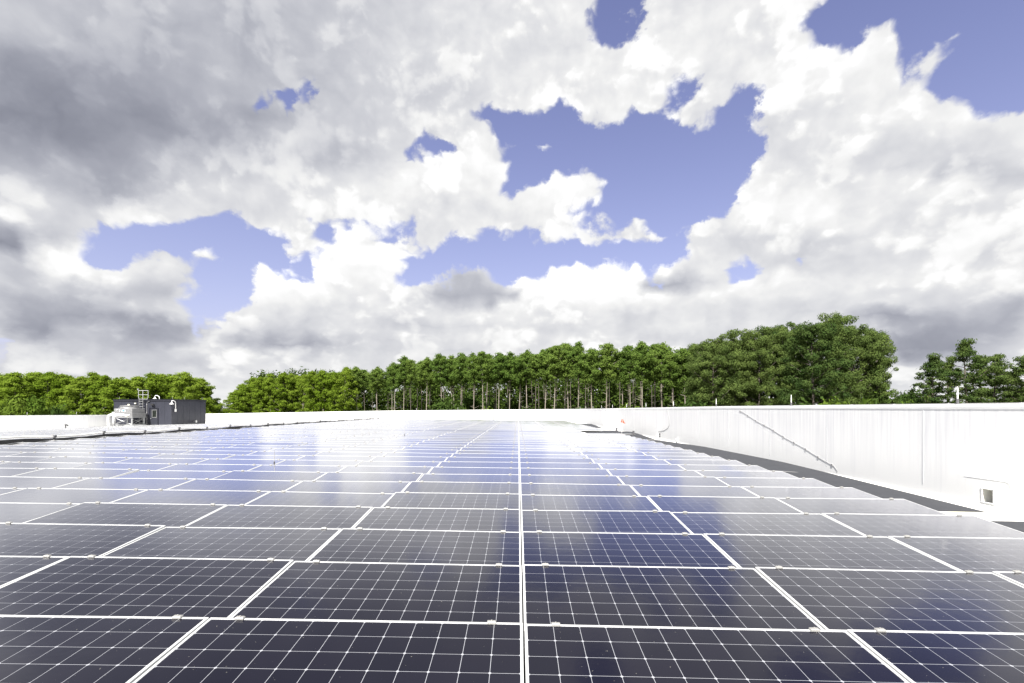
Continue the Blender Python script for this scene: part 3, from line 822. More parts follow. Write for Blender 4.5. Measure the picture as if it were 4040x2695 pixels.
def wall_cable(name, label, pts, clips, r=.007, tail=None, cs=.04):
    t = thing(name, label, 'cable')
    b = MB(); b.tube(pts + (tail or []), r, 6); b.build('cable', M['cable'], t, True)
    if clips:
        b = MB()
        for k in range(clips):
            f = (k + .15) / max(1, clips - .7); seg = min(f, 1) * (len(pts) - 1); i = min(int(seg), len(pts) - 2); u = seg - i
            p = Vector(pts[i]).lerp(Vector(pts[i + 1]), u); b.box(p, (cs * .5, cs * 1.5, cs * 1.4))
            b.box(p + Vector((0, 0, cs * .5)), (cs * .7, cs * .8, cs * .5))
        b.each('cable_clip', M['cable'], t)
def onR(y_, z_): return (XR - .006, y_ + .16, EYE + z_)
base_pts = []
for k in range(13):
    f = k / 12; base_pts.append(onR(16.75 + (11.72 - 16.75) * f, -.13 + (-1.40 + .13) * f + .012 * math.sin(f * 19)))
wall_cable('conductor_cable', 'clipped cable running diagonally down the right wall to the nearest panels', base_pts, 10, .0042,
           [onR(11.6, -1.50), (XR - .06, 11.91, EYE - 1.60), (XR - .3, 12.16, EYE - 1.61), (6.6, 12.3, EYE - 1.585), (5.7, 12.35, EYE - 1.54)], .036)
wall_cable('conductor_cable', 'thin cable slanting down the right wall just left of the orange flag', [onR(42.5, -.28), onR(40.2, -.9), onR(38.0, -1.62)], 0, .011)
wall_cable('conductor_cable', 'thin cable hanging down the right wall and curling left above the white pipe stubs',
           [onR(24.9, -.13), onR(24.6, -.45), onR(24.5, -.9), onR(24.7, -1.05), onR(25.4, -1.22), onR(26.4, -1.31)], 0, .010)
wall_cable('conductor_cable', 'faint cable on the right wall close to the far corner', [onR(54.5, -.34), onR(54.2, -.9), onR(54.6, -1.3)], 0, .012)
def onF(x, yp): p = W(x, 68.0 / math.cos(YAW) if False else 67.6, y=yp); return (p.x, YF - .025, p.z)
wall_cable('conductor_cable', 'clipped cable slanting across the far wall beside the pines', [onF(1591, 1625), onF(1555, 1636), onF(1520, 1645), onF(1487, 1653)], 6, .016, None, .11)
wall_cable('conductor_cable', 'short cable hanging straight down the middle of the far wall', [onF(1744, 1621), onF(1742, 1640), onF(1742, 1656)], 0, .016)
wall_cable('conductor_cable', 'short kinked cable on the far wall just right of the penthouse', [onF(854, 1634), onF(849, 1645), onF(851, 1652), onF(846, 1660)], 0, .018)
# small pipe work at the foot of the right wall
t = thing('pipe_bracket', 'thin grey pipe bracket with black valve at the foot of the right wall', 'pipe')
p = W(2603, 25.6, y=1709)
b = MB(); b.tube([p, W(2638, 25.6, y=1711), W(2654, 25.0, y=1732)], .010, 6); b.build('pipe', M['cable'], t)
b = MB(); b.lathe(p + Vector((0, 0, -.22)), [(.03, 0), (.035, .05), (.02, .1), (.035, .15), (.03, .22)], 8); b.build('valve', M['black'], t)
for (x, d_, y0_, y1_, lab) in ((2640, 25.7, 1733, 1710, 'slim white pipe stub below the thin pipe bracket'), (2670, 23.2, 1752, 1733, 'short pale pipe stub at the wall foot, right of the bracket'), (2407, 39, 1694, 1684, 'tiny white pipe stub left of the slanting cable')):
    t = thing('pipe_stub', lab, 'pipe', W(x, d_, y=y0_))
    h = (y0_ - y1_) / FPX * d_
    b = MB(); b.tube([(0, 0, 0), (0, 0, h)], .045, 10); b.build('pipe', M['steel2'], t, True)
    b = MB(); b.lathe((0, 0, h), [(.055, -.02), (.055, .02), (.02, .035)], 10); b.build('cap', M['white'], t)
# orange flag
fp = W(2452, 31.0, y=1720)
t = thing('marker_flag', 'small orange pennant on a thin white pole by the right wall', 'flag', fp)
b = MB(); b.tube([(0, 0, -.35), (.05, 0, 1.12)], .008, 6); b.build('pole', M['white'], t)
b = MB(); n = 6
for s_ in (0,):
    vs = [(.045, s_, 1.12)] + [(.045 + .19 * (k / n) - .22 * (1 - k / n) * .45, s_ + .04 * math.sin(k), .76 + .10 * (1 - k / n)) for k in range(n + 1)]
    b.add(vs, [(0, k + 1, k + 2) for k in range(n)])
b.build('pennant', M['orange'], t)
# conduits crossing from the array to the wall through the gaps
for (y_, x_, lab) in ((29.9, 4.2, 'grey conduit crossing the walkway gap towards the right wall'), (35.0, 4.0, 'grey conduit crossing to the right wall beyond the gap')):
    t = thing('cross_conduit', lab, 'conduit')
    zz = EYE + roof_z(6, y_) + .14
    b = MB(); b.tube([(x_, y_, zz), (5.5, y_ + .05, zz), (XR - .45, y_, zz - .02)], .03, 8); b.build('pipe', M['steel2'], t, True)
    b = MB()
    for xx in (x_ + .4, 5.6, XR - .6): b.box((xx, y_, zz - .07), (.10, .12, .13))
    b.box((XR - .55, y_, zz + .08), (.10, .10, .22)); b.each('pipe_stand', M['rack'], t)
# black roof hydrant by the left wall
hp = W(259, 49.0, y=1693)
t = thing('roof_hydrant', 'small black roof hydrant with a bent handle before the left parapet', 'hydrant', hp)
b = MB(); b.tube([(0, 0, 0), (0, 0, .34)], .045, 8); b.tube([(-.02, 0, .34), (.03, 0, .42), (.16, 0, .40), (.24, 0, .32)], .05, 8); b.build('body', M['black'], t, True)
b = MB(); b.tube([(-.10, 0, .38), (-.06, 0, .50), (.06, 0, .52)], .018, 6); b.build('handle', M['black'], t)
b = MB(); b.lathe((0, 0, 0), [(.11, 0), (.11, .04), (.05, .06)], 10); b.build('base', M['rack'], t)

# ------------------------------------------------------------------ penthouse
BX0, BX1, BY0, BY1 = -48.06, -41.25, 59.0 + .85, 68.6
c0 = W(676, 59.0, y=1682)
BX1, BY0 = c0.x, c0.y
BX0 = W(445, 59.0, y=1682).x
BY1 = BY0 + 6.5
BZ0, BZ1 = EYE - 2.36, EYE + .76
ph = thing('penthouse', 'dark grey flat-roofed roof penthouse at left with panelled walls', 'building', (BX1, BY0, BZ0))
L0 = Vector((BX1, BY0, BZ0))
def loc(x, y, z): return Vector((x, y, z)) - L0
H = BZ1 - BZ0; WD, DP = BX1 - BX0, BY1 - BY0
b = MB(); b.box((-WD / 2, DP / 2, H / 2 - .2), (WD, DP, H + .4)); b.build('wall', M['dgrey'], ph)
b = MB(); b.box((-WD / 2, DP / 2, H + .005), (WD + .10, DP + .10, .22)); b.box((-WD / 2, DP / 2, H + .13), (WD + .16, DP + .16, .03)); b.build('roof_trim', M['trim'], ph)
def fx(px): return (W(px, 59.0, y=1600).x - BX1)      # pixel column on the front face
b = MB()
for px in (477, 547, 613.5, 649.5):
    z_lo = 0 if px not in (613.5,) else 2.32
    b.box((fx(px), -.002, (H - .1 + z_lo) / 2), (.022, .012, H - .1 - z_lo))
for k in range(1, 6): b.box((.002, DP * k / 6, H / 2 - .05), (.012, .022, H - .1))
b.each('panel_joint', M['trim'], ph)
# door
dx0, dx1 = fx(591), fx(621)
DH = 2.14
b = MB(); b.box(((dx0 + dx1) / 2, -.02, DH / 2), (dx1 - dx0, .05, DH)); dr = b.build('door', M['door'], ph)
b = MB()
wx0, wx1, wz0, wz1 = fx(600.5), fx(618), 1.10, 1.98
for (cx_, cz_, sx_, sz_) in (((wx0 + wx1) / 2, wz1, wx1 - wx0 + .08, .05), ((wx0 + wx1) / 2, wz0, wx1 - wx0 + .08, .05), (wx0, (wz0 + wz1) / 2, .05, wz1 - wz0), (wx1, (wz0 + wz1) / 2, .05, wz1 - wz0)):
    b.box((cx_, -.055, cz_), (sx_, .03, sz_))
b.each('window_frame', M['steel'], dr)
b = MB(); b.box(((wx0 + wx1) / 2, -.049, (wz0 + wz1) / 2), (wx1 - wx0 - .04, .012, wz1 - wz0 - .04)); b.build('window_pane', M['pane'], dr)
b = MB(); b.box((dx0 + .10, -.07, .98), (.05, .05, .07)); b.box((dx0 + .16, -.10, .98), (.14, .025, .03)); b.build('handle', M['steel2'], dr)
b = MB()
b.box((dx0 - .05, -.035, DH / 2), (.09, .09, DH)); b.box((dx1 + .05, -.035, DH / 2), (.09, .09, DH)); b.box(((dx0 + dx1) / 2, -.035, DH + .045), (dx1 - dx0 + .19, .09, .085))
b.each('door_frame', M['trim'], ph)
b = MB(); b.box(((dx0 + dx1) / 2, -.40, .015), (dx1 - dx0 + .3, .8, .05)); b.build('door_step', M['membrane'], ph)
b = MB(); b.box((fx(603), -.10, 2.62), (.34, .20, .16)); b.box((fx(606), -.2, 2.60), (.24, .06, .12)); b.build('wall_pack_light', M['black'], ph)
b = MB(); b.box((fx(507), -.05, 2.55), (.22, .1, .24)); b.build('junction_box', M['sand'], ph)
b = MB(); b.box((fx(533), -.05, 2.76), (.20, .08, .13)); b.build('junction_box', M['sand'], ph)
b = MB(); b.tube([(fx(579), -.05, 0), (fx(579), -.05, 2.75), (fx(582), -.05, 2.95), (fx(590), -.05, 3.05)], .02, 6)
for z_ in (.3, .9, 1.7, 2.6): b.box((fx(579), -.05, z_), (.09, .06, .09))
b.each('conduit', M['cable'], ph)
# horn on the right face
b = MB(); b.tube([(0, DP * .62, .50), (.20, DP * .62, .50)], .04, 8); b.tube([(.20, DP * .62, .50), (.38, DP * .62, .50)], [.10, .17], 14); b.build('horn', M['steel2'], ph)
b = MB(); b.tube([(.03, DP * .985, .05), (.03, DP * .985, .40)], .03, 6); b.build('stub', M['white'], ph)
for px in (461, 674, 739, 805):
    if px < 676: q = (fx(px), .25, H + .14)
    else: q = (-.1, DP * (.38 if px == 739 else .93), H + .14)
    b = MB(); b.tube([q, (q[0], q[1], q[2] + .30)], .012, 6); b.build('roof_rod', M['steel2'], ph)
# gooseneck lamps
def gooseneck(p, label, flip):
    t = thing('gooseneck_lamp', label, 'lamp', p, 0, 'gooseneck lamps on the penthouse')
    b = MB(); b.tube([(.62, 0, -.42), (.62, 0, .28), (.56, 0, .50), (.30, 0, .62), (.10, 0, .62), (.02, 0, .56), (0, 0, .42)], .04, 8); b.build('arm', M['white'], t, True)
    b = MB(); b.lathe((0, 0, .18), [(.24, 0), (.22, .05), (.12, .10), (.07, .20), (.05, .26)], 16); b.build('shade', M['white'], t, True)
    b = MB(); b.lathe((0, 0, .13), [(.05, 0), (.08, .05), (.06, .06)], 10); b.build('bulb', M['steel2'], t, True)
    if flip: b = MB(); b.bevbox((.62, 0, -.55), (.18, .12, .34), .01); b.build('box', M['white'], t)
    return t
gooseneck(Vector((BX1 + .13, BY0 - .12, EYE + (CYP - 1601) / FPX * 59)), 'white gooseneck lamp over the corner of the penthouse, with a square box', True).rotation_euler = (0, 0, R(88))
gooseneck(W(611, 66.5, y=1579), 'white gooseneck lamp behind the penthouse roof edge, above the door', False)
# ladder with guard rails
t = thing('roof_ladder', 'galvanised ladder with tall guard rails climbing the penthouse front', 'ladder', (BX1, BY0, BZ0))
lx0, lx1 = fx(554.5), fx(569.5); ly = -.30
b = MB()
for x_ in (lx0, lx1): b.tube([(x_, ly, .25), (x_, ly, H + .15)], .03, 6)
b.each('side_rail', M['steel'], t)
for k in range(9):
    z_ = .45 + k * .32
    b = MB(); b.tube([(lx0, ly, z_), (lx1, ly, z_)], .024, 6); b.build('rung', M['steel2'], t)
b = MB()
gx = [fx(552), fx(570), fx(590.5)]; gt = H + 1.15
b.tube([(lx0, ly, H + .15), (gx[0], ly, H + .40), (gx[0], ly, gt)], .032, 6); b.tube([(lx1, ly, H + .15), (lx1, ly, gt)], .036, 6)
b.tube([(gx[2] - .10, ly, H + .12), (gx[2], ly, H + .38), (gx[2], ly, gt)], .032, 6)
b.tube([(gx[0], ly, gt), (gx[2], ly, gt)], .032, 6); b.tube([(gx[0], ly, H + .66), (gx[2], ly, H + .66)], .028, 6); b.tube([(lx0, ly, H + .14), (gx[2] - .10, ly, H + .14)], .028, 6)
b.each('guard_rail', M['steel2'], t)
b = MB(); b.lathe((gx[0] - .05, ly, gt + .02), [(.06, 0), (.05, .06), (.10, .10), (.07, .19), (.02, .22)], 10); b.build('beacon', M['steel'], t)
b = MB()
for z_ in (.8, 1.9, 2.9):
    for x_ in (lx0, lx1): b.box((x_, ly / 2, z_), (.03, -ly, .05))
b.each('bracket', M['steel'], t)
# ------------------------------------------------------------------ condenser
cc = W(521.5, 56.6, z=-2.3)
CX1, CY0 = cc.x, cc.y; CW, CD = 2.08, 1.95
zb = EYE + roof_z(CX1 - 1, CY0 + 1)
t = thing('condenser', 'grey steel rooftop condenser with a fan cowl on a braced frame before the penthouse', 'condenser', (CX1, CY0, zb))
zl = EYE - (1683 - CYP) / FPX * 56.6 - zb          # foot of frame
def pz(y): return EYE - (y - CYP) / FPX * 56.6 - zb
z_case0, z_case1, z_tray0 = pz(1631), pz(1612), pz(1648)
b = MB(); b.bevbox((-CW / 2, CD / 2, (z_case0 + z_case1) / 2), (CW, CD, z_case1 - z_case0), .03); b.build('casing', M['steel'], t)
b = MB(); b.box((-CW / 2, CD / 2, (z_case0 + z_tray0) / 2), (CW + .12, CD + .12, z_case0 - z_tray0 - .03)); b.build('coil_tray', M['steel'], t)
b = MB(); b.box((-CW / 2, CD / 2, z_case0 - .01), (CW + .20, CD + .20, .035)); b.box((-CW / 2, CD / 2, z_tray0 + .02), (CW + .18, CD + .18, .05)); b.box((-CW / 2, CD / 2, (z_case0 + z_case1) / 2 + .1), (CW + .02, CD + .02, .018)); b.each('flange', M['steel2'], t)
fz = z_case1
b = MB(); b.lathe((-CW / 2, CD / 2, fz), [(1.0, 0), (.90, .05), (.86, .10), (.86, .30), (.90, .32), (.90, .36), (.82, .36), (.80, .10), (.0, .10)], 36); b.build('fan_cowl', M['steel'], t, True)
b = MB()
for k in range(6): b.tube([(-CW / 2, CD / 2, fz + .34), (-CW / 2 + .84 * math.cos(k * 1.047), CD / 2 + .84 * math.sin(k * 1.047), fz + .34)], .012, 5)
for rr in (.3, .55, .8): b.tube([(-CW / 2 + rr * math.cos(q * .2618), CD / 2 + rr * math.sin(q * .2618), fz + .345) for q in range(25)], .010, 5)
b.each('fan_guard', M['steel2'], t)
for (x_, y_) in ((-.06, .06), (-CW + .06, .06), (-.06, CD - .06), (-CW + .06, CD - .06)):
    b = MB(); b.box((x_, y_, (z_tray0 + zl) / 2), (.12, .12, z_tray0 - zl)); b.build('leg', M['steel2'], t)
b = MB()
for y_ in (.0, CD):
    b.box((-CW / 2, y_, zl + .16), (CW + .2, .09, .14))
    b.tube([(-CW + .1, y_, zl + .25), (-.12, y_, z_tray0 - .05)], .022, 5); b.tube([(-CW + .1, y_ + .01, z_tray0 - .05), (-.12, y_ + .01, zl + .25)], .022, 5)
for x_ in (0, -CW):
    b.box((x_, CD / 2, zl + .16), (.09, CD + .2, .14)); b.tube([(x_, .1, zl + .25), (x_, CD - .12, z_tray0 - .05)], .022, 5)
b.each('brace', M['steel2'], t)
b = MB(); b.box((-1.0, -.004, z_case1 - .24), (.46, .012, .20)); b.build('label_plate', M['white'], t)
b = MB(); b.box((-1.0, -.013, z_case1 - .20), (.42, .010, .07)); b.add([(-1.15, -.014, z_case1 - .24), (-.85, -.014, z_case1 - .24), (-.95, -.014, z_case1 - .32), (-1.05, -.014, z_case1 - .32)], [(0, 1, 2, 3)]); b.build('blue_emblem', M['blue'], t)
b = MB(); b.box((-1.72, -.02, z_case1 - .13), (.22, .05, .08)); b.box((-1.42, -.02, z_case1 - .22), (.10, .05, .20)); b.each('control_box', M['white'], t)
b = MB()
for x_, h_ in ((-1.75, .10), (-1.6, .30), (-1.5, .12)): b.tube([(x_, .25, z_case1), (x_, .25, z_case1 + h_)], .03, 6)
b.each('vent_stub', M['steel2'], t)
t2 = thing('insulated_pipes', 'two fat white insulated pipes rising and bending into the condenser', 'pipes')
for (px, d_, ytop, label) in ((428, 55.6, 1637, 0), (450, 55.0, 1640, 0)):
    p = W(px, d_, y=1686); q = W(px, d_, y=ytop)
    e = W(500 + (12 if px > 440 else -10), d_ + .5, y=ytop - 1)
    b = MB(); b.tube([p, (q.x, q.y, q.z - .22), (q.x + .06, q.y, q.z - .07), (q.x + .22, q.y + .02, q.z), tuple(e)], .135, 12); b.build('pipe', M['white'], t2, True)
b = MB(); p = W(500, 55.3, y=1642); b.lathe(p, [(.05, -.12), (.12, -.05), (.12, .06), (.04, .13)], 10); b.build('valve', M['sand'], t2)
p = W(447, 55.6, y=1630); b = MB(); b.lathe(p, [(.12, -.15), (.14, 0), (.08, .12)], 10); b.build('end_cap', M['white'], t2)

# ------------------------------------------------------------------ trees
def leaf_quads(cent, rad, n, size, rg, flat=.65, up=.35, fuzz=.30):
    """n small diamond leaves spread over clumps; returns verts (4N,3)"""
    cent = np.asarray(cent); rad = np.asarray(rad)
    idx = rg.integers(0, len(cent), n) if n else np.zeros(0, int)
    p_ = (rad ** 2) / np.sum(rad ** 2); idx = rg.choice(len(cent), n, p=p_)
    v = rg.normal(size=(n, 3)); v /= np.linalg.norm(v, axis=1)[:, None]
    rr = np.abs(rg.normal(1.02 - fuzz, fuzz, n))
    pos = cent[idx] + v * (rr * rad[idx])[:, None] * np.array([1, 1, flat])
    nrm = v + rg.normal(size=(n, 3)) * .55 + np.array([0, 0, up]); nrm /= np.linalg.norm(nrm, axis=1)[:, None]
    t = np.cross(nrm, rg.normal(size=(n, 3))); t /= np.linalg.norm(t, axis=1)[:, None]
    bt = np.cross(nrm, t)
    s = size * rg.uniform(.6, 1.35, n)[:, None]; w = .42
    V = np.stack([pos - t * s, pos + bt * s * w - t * s * .1, pos + t * s, pos - bt * s * w - t * s * .1], 1)
    return V.reshape(-1, 3)
def np_mesh(name, V, ma):
    me = bpy.data.meshes.new(name); n = len(V) // 4
    me.vertices.add(len(V)); me.vertices.foreach_set('co', V.astype(np.float32).ravel())
    me.loops.add(4 * n); me.loops.foreach_set('vertex_index', np.arange(4 * n, dtype=np.int32))
    me.polygons.add(n); me.polygons.foreach_set('loop_start', np.arange(0, 4 * n, 4, dtype=np.int32))
    me.update(calc_edges=True); me.validate(); me.materials.append(ma); return me
def pine(seed, H, cb, rad, nl, nleaf, lsize, leaf, bark, clump=1.0, shape='round', dead=4, tr=.26, fuzz=.27, flat=.65):
    """trunk with limbs, and a crown of needle clumps carried on those limbs"""
    rg = np.random.default_rng(seed); T = MB()
    ph_ = rg.uniform(0, 6.28); bend = rg.uniform(.15, .5)
    def axis(z): return np.array([bend * math.sin(z / H * 2.4 + ph_), bend * math.cos(z / H * 1.9 + ph_), z])
    zs = np.linspace(0, H * .97, 11)
    T.tube([axis(z) for z in zs], [tr * (1 - .82 * z / H) for z in zs], 7)
    cent, rads = [], []
    for i in range(nl):
        f = (i + rg.uniform(0, .8)) / nl
        z = H * (cb + (1 - cb) * f * .97)
        if shape == 'round': prof = math.sin(math.pi * min(1, (.16 + .86 * f))) ** .7
        elif shape == 'tall': prof = (1 - f) ** .6 * min(1, .35 + f * 3.2)
        else: prof = .55 + .6 * math.sin(f * 3.0) * (1 - .4 * f)
        L_ = rad * max(.14, prof) * (rg.uniform(.7, 1.1) if shape == 'column' else rg.uniform(.5, 1.2))
        a = i * 2.4 + rg.uniform(-.5, .5)
        if f > .93: L_ *= .55
        rise = L_ * (rg.uniform(.05, .4) + .5 * f)
        p0 = axis(z - rise * .3); dirn = np.array([math.cos(a), math.sin(a), 0])
        p2 = p0 + dirn * L_ + np.array([0, 0, rise]); p1 = p0 + dirn * L_ * .5 + np.array([0, 0, rise * .3])
        T.tube([p0, p1, p2], [tr * .26 * (1 - .5 * f), tr * .16, tr * .06], 4, caps=False)
        for q, fr in ((1.0, 1.0), (.72, .85), (.42, .6)):
            if q < .5 and L_ < rad * .6: continue
            side = rg.normal(size=3) * .35 * clump
            cent.append(p0 + (p2 - p0) * q + side); rads.append(clump * rg.uniform(.55, 1.3) * (.6 + .4 * fr))
    for q, r_ in ((.985, .45), (.965, .6), (.94, .75), (.915, .85), (.89, .9)): cent.append(axis(H * q)); rads.append(clump * r_)
    for i in range(dead):
        z = H * cb * rg.uniform(.45, .97); a = rg.uniform(0, 6.28); L_ = rg.uniform(.6, 1.6)
        p0 = axis(z); T.tube([p0, p0 + np.array([math.cos(a) * L_, math.sin(a) * L_, L_ * rg.uniform(-.1, .5)])], [.05, .015], 4, caps=False)
    V = leaf_quads(cent, rads, nleaf, lsize, rg, flat, .35, fuzz)
    return T.mesh('trunk', bark, True), np_mesh('crown', V, leaf)
def bush(seed, H, rad, nleaf, lsize, leaf):
    rg = np.random.default_rng(seed); T = MB(); cent, rads = [], []
    for i in range(16):
        a = rg.uniform(0, 6.28); r_ = rad * math.sqrt(rg.uniform(.02, 1)); z = H * rg.uniform(.25, .95) * (1 - .45 * (r_ / rad) ** 2)
        p = np.array([r_ * math.cos(a), r_ * math.sin(a), z]); cent.append(p); rads.append(rad * rg.uniform(.26, .42))
        T.tube([(p[0] * .1, p[1] * .1, 0), p * np.array([.6, .6, .6]), p], [.07, .04, .012], 4, caps=False)
    return T.mesh('trunk', M['bark_dark'], True), np_mesh('crown', leaf_quads(cent, rads, nleaf, lsize, rg, .85), leaf)
KINDS = {
 'tall':   [pine(10 + i, 22, .69, 2.35, 32, 8600, .20, M['leaf_mid'], M['bark'], .78, 'round', 10, .175) for i in range(5)],
 'thin':   [pine(30 + i, 21, .74, 1.6, 20, 4000, .20, M['leaf_mid'], M['bark_dark'], .66, 'round', 5, .13) for i in range(3)],
 'bright': [pine(50 + i, 20, .22, 3.4, 52, 15000, .22, M['leaf_bright'], M['bark'], .86, 'round', 3, .22) for i in range(5)],
 'full':   [pine(70 + i, 23, .05, 4.5, 74, 46000, .17, M['leaf_dark'], M['bark_dark'], 1.12, 'column', 2, .32, .17, .55) for i in range(4)],
 'open':   [pine(90 + i, 20, .42, 3.9, 30, 11000, .17, M['leaf_dark'], M['bark_dark'], .95, 'round', 6, .27, .2, .42) for i in range(3)],
 'bush':   [bush(110 + i, 6, 3.0, 2600, .26, M['leaf_bush']) for i in range(3)],
 'dbush':  [bush(120 + i, 7, 3.6, 3000, .28, M['leaf_far']) for i in range(3)],
}
HREF = {'tall': 22, 'thin': 21, 'bright': 20, 'full': 23, 'open': 20, 'bush': 6, 'dbush': 7}
trg = random.Random(77)
def tree(kind, x, d_, ytop, name, label, cat='tree', group=None, wide=1.0, lean=0.0, var=None):
    """tree whose top stands at photo pixel (x, ytop) at depth d_"""
    p = W(x, d_, y=ytop); h = p.z
    tm, cm_ = KINDS[kind][trg.randrange(len(KINDS[kind])) if var is None else var]
    o = thing(name, label, cat, (p.x, p.y, 0), trg.uniform(0, 6.28), group)
    s = h / HREF[kind]
    sw = (.35 * s + .65) * wide * trg.uniform(.92, 1.08) if kind not in ('bush', 'dbush') else s * wide
    o.scale = (sw, sw, s)
    if lean: o.rotation_euler = (0, lean, 0)
    link('trunk', tm, o); link('crown', cm_, o)
    return o
def outline(tbl, x): return interp(tbl, x)
def q4(p): return [(900 + a * .4253, 1300 + b_ * .4253) for a, b_ in p]
OUT_MID = q4([(20, 640), (60, 560), (110, 510), (250, 440), (420, 405), (600, 400), (700, 410), (880, 360), (1000, 380), (1130, 330), (1290, 325), (1400, 335), (1530, 330), (1580, 290), (1700, 245), (1850, 260), (1980, 210), (2090, 230), (2170, 220), (2350, 235)]) + \
          [(1347 + a * .573, 825 + b_ * .573) for a, b_ in [(1010, 965), (1080, 990), (1200, 995), (1280, 978), (1350, 965), (1480, 935), (1550, 930), (1620, 940), (1720, 960), (1820, 928), (1960, 950), (2090, 918), (2150, 935), (2280, 962), (2400, 950)]]
def depth_mid(x): return 172 + (100 - 172) * (x - 910) / (2690 - 910)
# bright bushy pines right of the sky gap
xs_ = [925, 958, 996, 1032, 1070, 1112, 1150, 1196, 1236, 1280, 1322, 1365]
for i, x in enumerate(xs_):
    tree('bright', x, depth_mid(x) - 3 + trg.uniform(-3, 3), outline(OUT_MID, x) + trg.uniform(-2, 8), 'pine_tree', f'bright yellow-green bushy pine, {ORD[i + 1]} to the right of the sky gap', group='bright pines right of the sky gap')
for i in range(14):
    x = 930 + i * 34 + trg.uniform(-8, 8)
    tree('bright', x, depth_mid(x) + trg.uniform(8, 22), outline(OUT_MID, x) + trg.uniform(2, 16), 'pine_tree', 'bright pine crown filling in behind the front pines right of the sky gap', group='second rank of bright pines')
# tall pines with bare trunks
tr_x = [1413, 1490, 1553, 1593, 1625, 1685, 1738, 1779, 1817, 1866, 1900, 1923, 1966, 2012, 2046, 2081, 2103, 2149, 2188, 2238, 2255, 2275, 2315, 2331, 2387, 2444, 2479, 2542, 2579, 2616, 2660, 2698, 2738]
for i, x in enumerate(tr_x):
    kd = 'thin' if i in (4, 11, 16, 20, 22, 25) else 'tall'
    tree(kd, x, depth_mid(x) + trg.uniform(-4, 3), outline(OUT_MID, x) + (trg.uniform(-10, 16) if kd == 'tall' else trg.uniform(15, 45)), 'pine_tree',
         f'{"slender" if kd == "thin" else "tall"} bare-trunked pine in the central stand, {ORD[i + 1]} from its left end', group='bare-trunked pines of the central stand', lean=.03 if kd == 'thin' and i in (11, 16) else 0)
for i in range(30):
    x = 1400 + i * 43.5 + trg.uniform(-14, 14)
    tree('tall' if i % 3 == 0 else 'thin', x, depth_mid(x) + trg.uniform(7, 20), outline(OUT_MID, x) + trg.uniform(8, 38), 'pine_tree', 'bare-trunked pine standing in shade behind the front row of the central stand', group='second rank of the central stand')
for i in range(22):
    x = 1420 + i * 58 + trg.uniform(-18, 18)
    tree('thin', x, depth_mid(x) + trg.uniform(22, 36), outline(OUT_MID, x) + trg.uniform(20, 60), 'pine_tree', 'slender pine deep inside the central stand, mostly hidden by nearer trunks', group='inner pines of the central stand')
for i in range(15):
    x = 1400 + i * 88 + trg.uniform(-25, 25)
    tree('dbush' if i % 3 else 'bush', x, depth_mid(x) - trg.uniform(0, 6) + (14 if i % 2 else 0), 1605 - trg.uniform(5, 75), 'undergrowth_bush', f'leafy undergrowth bush at the foot of the central pines, {ORD[i + 1]} from the left', 'bush', 'undergrowth bushes below the central pines', wide=.8)
# woodland behind the stand: one mass
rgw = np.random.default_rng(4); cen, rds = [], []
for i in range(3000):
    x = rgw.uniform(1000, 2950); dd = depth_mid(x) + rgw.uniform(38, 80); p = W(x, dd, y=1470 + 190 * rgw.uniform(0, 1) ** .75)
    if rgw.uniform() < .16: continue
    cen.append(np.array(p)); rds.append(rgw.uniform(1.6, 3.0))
tag(link('woodland', np_mesh('woodland', leaf_quads(cen, rds, 130000, .60, rgw, .9), M['leaf_wood_shade'])), 'leafy woodland between the trunks of the central pines, crown shade put into its leaf colour', 'woodland', kind='stuff')
# left clump
OUT_L = [(a * .4253, 1300 + b_ * .4253) for a, b_ in [(-200, 400), (0, 410), (60, 400), (220, 390), (330, 410), (410, 365), (520, 400), (600, 390), (680, 420), (700, 450), (820, 410), (900, 405), (1010, 425), (1060, 425), (1150, 450), (1270, 430), (1370, 390), (1440, 410), (1530, 395), (1620, 410), (1740, 393), (1830, 440), (1900, 500), (1970, 600)]]
xs_ = [-22, 24, 68, 112, 156, 196, 238, 282, 328, 372, 412, 458, 502, 548, 592, 640, 690, 738, 782, 818]
for i, x in enumerate(xs_):
    tree('bright', x, 118 + trg.uniform(-6, 6), outline(OUT_L, x) + trg.uniform(-2, 8), 'pine_tree', f'bushy green pine behind the left parapet, {ORD[i + 1]} from the photo\'s left edge', group='pines behind the left parapet', wide=1.12)
for i in range(16):
    x = 0 + i * 52 + trg.uniform(-12, 12)
    tree('tall' if i % 2 else 'bright', x, 130 + trg.uniform(0, 16), outline(OUT_L, x) + trg.uniform(4, 30), 'pine_tree', 'green pine crown filling in behind the front pines at left', group='second rank of left pines', wide=1.2)
for i, (x, yt, lab, k) in enumerate([(70, 1520, 'pale broad-leaved tree at the far left, in front of the left pines', 'bush'), (175, 1540, 'broad leafy tree left of the pale bush behind the left parapet', 'bush'), (345, 1562, 'pale yellowish round bush behind the left parapet', 'bush'), (425, 1572, 'bright green bush just left of the penthouse', 'bush'), (515, 1556, 'light green tree showing above the penthouse beside the ladder', 'bush'), (645, 1568, 'yellow-green bush above the penthouse between its lamps', 'bush'), (770, 1570, 'bright bush behind the right end of the penthouse', 'bush'), (250, 1585, 'dark shrub between the leafy tree and the pale round bush', 'dbush'), (20, 1575, 'low dark shrub by the photo\'s left edge above the parapet', 'dbush')]):
    tree(k, x, 98 + trg.uniform(-3, 3), yt, 'bush', lab, 'bush', wide=.62 if yt < 1545 else .5)
# distant low trees in the sky gap and far right
for i, (x, yt, d_) in enumerate([(838, 1572, 210), (862, 1580, 230), (885, 1592, 260), (905, 1598, 270)]):
    tree('dbush', x, d_, yt, 'distant_tree', f'small distant tree in the sky gap, {ORD[i + 1]} from the penthouse', 'tree', 'distant trees in the sky gap', wide=.55)
